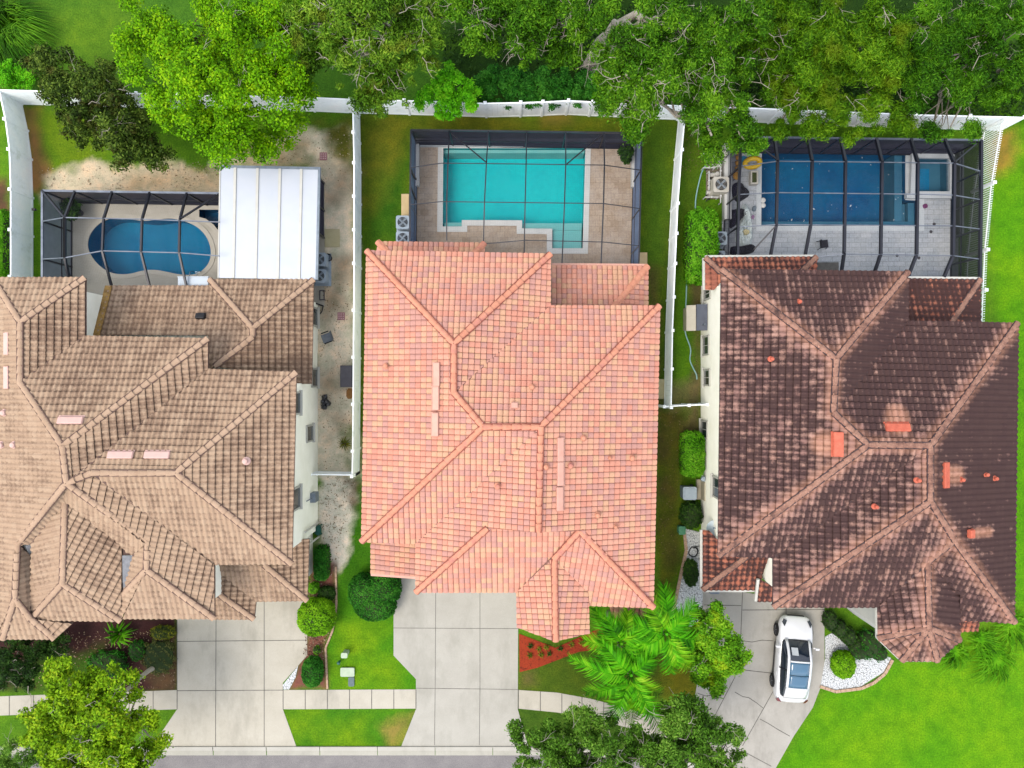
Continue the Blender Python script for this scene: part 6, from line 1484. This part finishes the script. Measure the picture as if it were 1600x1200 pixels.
for i, (px, py, r, k) in enumerate(((760,132,24,'shrubd'),(800,138,26,'shrubd'),(838,138,26,'shrubd'),(875,140,26,'shrubd'),(912,140,24,'shrubd'),(935,132,16,'fan'))):
    lab = ('green bush behind the back fence right beside the fan shaped tree','dark green bush behind the back fence second from the fan shaped tree','green bush behind the back fence above the middle of the turquoise pool',
           'green bush behind the back fence below the palm like rosette','green bush behind the back fence just left of the pale leaning trunk','small bright bush at the foot of the pale leaning trunk')[i]
    tree('understory_bush', lab, [(px,py,r,1.8),(px+8,py-16,r*.7,1.9),(px-7,py+14,r*.6,1.6)], (px,py), LM[k], BRK['brown'], 4200, .17, .4, .33, 5, 0, 60+i, trunk_r=.05, cat='shrub', group='bushes behind the back fence', limbs=3)
# shaded undergrowth below the trees beyond the fence: nobody could count it
rng = np.random.RandomState(77); n = 26000
px = np.concatenate([rng.uniform(690,1640,n//2), rng.uniform(930,1640,n-n//2)]); py = np.concatenate([rng.uniform(-60,170,n//2), rng.uniform(60,195,n-n//2)])
ok = py < 150+(px-690)*.045; px, py = px[ok], py[ok]; zz = rng.rand(len(px))**2*.9+.02
cen = np.stack([(px-800)*(H-zz)/F, (600-py)*(H-zz)/F, zz], 1); den = fnoise(cen[:,0], cen[:,1], 5, .6) > -.06
v, q = leaf_quads(cen[den], np.array([0,0,1.0])+rng.normal(size=(den.sum(),3))*.5, .24, .35, rng)
tag(fast_mesh('undergrowth', v, q, LM['deep']), kind='stuff')

# palms with explicit fronds
def frond(mb, c, tip, rng, n=34, ll=.66, sag=.35):
    c = Vector(c); tip = Vector(tip); d = tip-c; L = d.length; up = Vector((0,0,1)); side = d.cross(up).normalized()
    pts = [c + d*t + up*(L*.30*math.sin(math.pi*t)*(1-.35*t)) for t in np.linspace(0,1,14)]
    vs = []; fs = []
    def at(t): i = min(int(t*13), 12); return pts[i].lerp(pts[i+1], t*13-i)
    for k in range(n):
        t = .12+.88*k/n; p = at(t); ax = (at(min(1,t+.05))-at(max(0,t-.05))).normalized(); l = ll*(.55+.6*math.sin(math.pi*min(1,t*.9+.1)))*rng.uniform(.85,1.15)
        for s_ in (-1, 1):
            dr = (side*s_*(1-.45*t) + ax*(.45+.5*t) + up*rng.uniform(-.1,.5)).normalized(); w = ax*.032
            m = p+dr*l*.5+up*.03; e = p+dr*l-up*(l*sag*rng.uniform(.4,1.0))
            b = len(vs); vs += [p-w, p+w, m+w*1.2, m-w*1.2, e+w*.15, e-w*.15]; fs += [(b,b+1,b+2,b+3),(b+3,b+2,b+4,b+5)]
    mb.add(vs, fs); mb.tube(pts, [.03*(1-.75*i/13) for i in range(14)], 5)
def palm(label, c, z, tips, seed, base=None):
    rng = np.random.RandomState(seed); c3 = P(c[0], c[1], z); o = thing('palm_tree', label, 'palm', (c3.x,c3.y,0), 0, 'palms in the front yard')
    b3 = P(*(base or (c[0]*.9+80, c[1]*.9+60)), 0); b3 = Vector((c3.x, c3.y, 0))
    mb = MB(); N = 10; mb.tube([b3.lerp(c3, i/N) for i in range(N+1)], [.15*(1.35 if i == 0 else 1.0+.06*(i % 2)) for i in range(N+1)], 12); mb.build('trunk', BRK['grey'], o)
    for tx, ty, dz in tips:
        mb = MB(); frond(mb, c3+Vector((0,0,.1)), P(tx, ty, z+dz), rng); mb.build('frond', LM['palm2' if rng.rand() < .3 else 'palm'], o)
    mb = MB(); mb.tube([c3-Vector((0,0,.5)), c3+Vector((0,0,.3))], [.16,.07], 8); mb.build('crownshaft', LM['palm'], o)
palm('feathery palm nearest the sidewalk with fronds over the kerb tree', (985,1052), 4.6, [(890,1028,-.5),(932,1138,-1.0),(986,1130,-.9),(1040,1150,-1.0),(915,1082,-.9),(1030,1085,-.6),(938,1000,.1),(1020,1020,.2),(958,1105,-.7),(1012,1120,-.7)], 1)
palm('feathery palm beside the red mulch bed under the salmon roof', (970,1003), 4.4, [(928,950,-.3),(912,1000,-.6),(982,955,0),(1018,968,-.1),(1000,1050,-.4),(925,1040,-.6),(1020,1015,-.2),(958,1050,-.3),(950,965,.3)], 2)
palm('feathery palm next to the white gravel strip with fronds towards the bushy tree', (1040,988), 4.8, [(1037,914,-.3),(1086,940,-.5),(1094,998,-.7),(1076,1046,-.7),(1048,1052,-.5),(985,970,-.2),(992,1012,-.3),(1008,930,0),(1066,965,.3)], 3)

def rosette(name, label, px, py, r, n, h, m, group=None, w=.05, seed=1, cat='plant'):
    rng = np.random.RandomState(seed); c = P(px,py,.0); o = thing(name, label, cat, (c.x,c.y,0), 0, group); mb = MB(); r = r*(H-h)/F
    for k in range(n):
        a = 6.283*k/n*2.39+rng.uniform(-.2,.2); f = rng.uniform(.6,1.05); d = Vector((math.cos(a),math.sin(a),0)); s_ = Vector((-d.y,d.x,0))*w
        z1 = h*rng.uniform(.6,1.1); p = [c+Vector((0,0,.05)), c+d*r*.45*f+Vector((0,0,z1)), c+d*r*f+Vector((0,0,z1*.55))]
        mb.add([p[0]-s_*.5,p[0]+s_*.5,p[1]+s_,p[1]-s_,p[2]], [(0,1,2,3),(3,2,4)])
    mb.build('leaves', m, o); mb = MB(); mb.tube([c-Vector((0,0,.05)), c+Vector((0,0,h*.4))], .05, 6); mb.build('stem', BRK['brown'], o); return o
rosette('spiky_plant', 'spiky green strap leaved plant at the brown roof edge in the dark mulch', 191, 988, 30, 34, .7, LM['grass'], w=.055, seed=2)
rosette('spiky_plant', 'palm like rosette in the shade behind the back fence', 878, 90, 34, 40, .8, LM['oak2'], w=.05, seed=3)
for i, (px, py) in enumerate(((829,1008),(842,1013),(853,1010),(858,1020),(845,1022),(828,1023),(875,1012),(893,1006),(908,1003),(935,990))):
    rosette('bromeliad', 'small dark and yellow rosette plant in the red mulch bed', px, py, 7, 14, .22, LM['gold'] if i % 3 else LM['deep'], 'small rosettes in the red mulch', .03, 10+i)
def potted(label, px, py, r, seed):
    c = P(px,py,.4); o = thing('potted_plant', label, 'potted plant', (c.x,c.y,0)); MB().lathe((c.x,c.y,.03),[(.16,0),(.24,.38),(.26,.4),(.22,.4),(.2,.33)],18).build('pot', DGREY, o)
    rng = np.random.RandomState(seed); rr = r*(H-1)/F; cl = np.array([(c.x+rng.normal()*rr*.45, c.y+rng.normal()*rr*.45, .8+rng.rand()*.5, rr*.4) for k in range(9)])
    v, q = clump_leaves(cl, 900, .22, .45, rng, .8, .5); fast_mesh('foliage', v, q, LM['deep'], o)
    mb = MB()
    for k in cl: mb.tube([(c.x,c.y,.4), tuple(k[:3])], [.02,.008], 5)
    mb.build('stems', BRK['brown'], o)
potted('dark leafy potted plant in the upper right corner of the turquoise pool cage', 976, 246, 15, 4)
potted('dark leafy potted plant in the upper left corner of the freeform pool cage', 120, 331, 17, 5)
rosette('weed_clump', 'sparse weeds growing in the sand along the white fence', 540, 693, 14, 40, .35, LM['gold'], w=.02, seed=6)
def grass_clump(label, px, py, r, n, ln, seed, lean=(0,0), m='grass', group=None):
    rng = np.random.RandomState(seed); c = P(px,py); o = thing('ornamental_grass', label, 'grass clump', (c.x,c.y,0), 0, group); r = r*H/F
    a = rng.uniform(0,6.283,n); rr = np.sqrt(rng.rand(n))*r*.5; b = np.stack([c.x+np.cos(a)*rr, c.y+np.sin(a)*rr, np.zeros(n)],1)
    d = np.stack([np.cos(a)+lean[0], np.sin(a)+lean[1], np.zeros(n)],1)+rng.normal(size=(n,3))*.3; d[:,2]=0; l = ln*rng.uniform(.5,1.1,n)
    mid = b+d*l[:,None]*.4+np.stack([0*l,0*l,l*.6],1); tip = b+d*l[:,None]*.9+np.stack([0*l,0*l,l*.25],1); s_ = np.stack([-d[:,1],d[:,0],0*l],1); s_ = s_/np.linalg.norm(s_,axis=1,keepdims=True)*.018
    V = np.stack([b-s_,b+s_,mid+s_,mid-s_,tip+s_*.2,tip-s_*.2],1).reshape(-1,3); k = np.arange(n)[:,None]*6
    q = np.concatenate([k+np.array([0,1,2,3]), k+np.array([3,2,4,5])]); fast_mesh('blades', V, q, LM[m], o)
    MB().lathe((c.x,c.y,-.02),[(r*.4,0),(r*.35,.06),(.02,.1)],12).build('crown_base', LM[m], o); return o
grass_clump('long bright grass tuft below the turret beside the eave', 1493, 1018, 26, 150, .6, 1, (-.6,-.4))
grass_clump('long green grass clump spreading at the right edge under the dark tile roof', 1556, 1030, 46, 190, .7, 2, (-.5,-.8))
grass_clump('long green grass clump between eave corner and lawn at the right', 1580, 975, 38, 180, .7, 3, (.2,-.7))
grass_clump('long green grass along the eave right of the turret', 1533, 1000, 32, 170, .7, 4, (.3,-.5))
grass_clump('dark reedy grass at the far upper left corner', 14, 40, 50, 900, 1.6, 5, (.5,-.6), 'oak2')
grass_clump('dark reedy grass above the back fence at the far left', 22, 85, 36, 500, 1.3, 6, (.6,-.3), 'oak2')
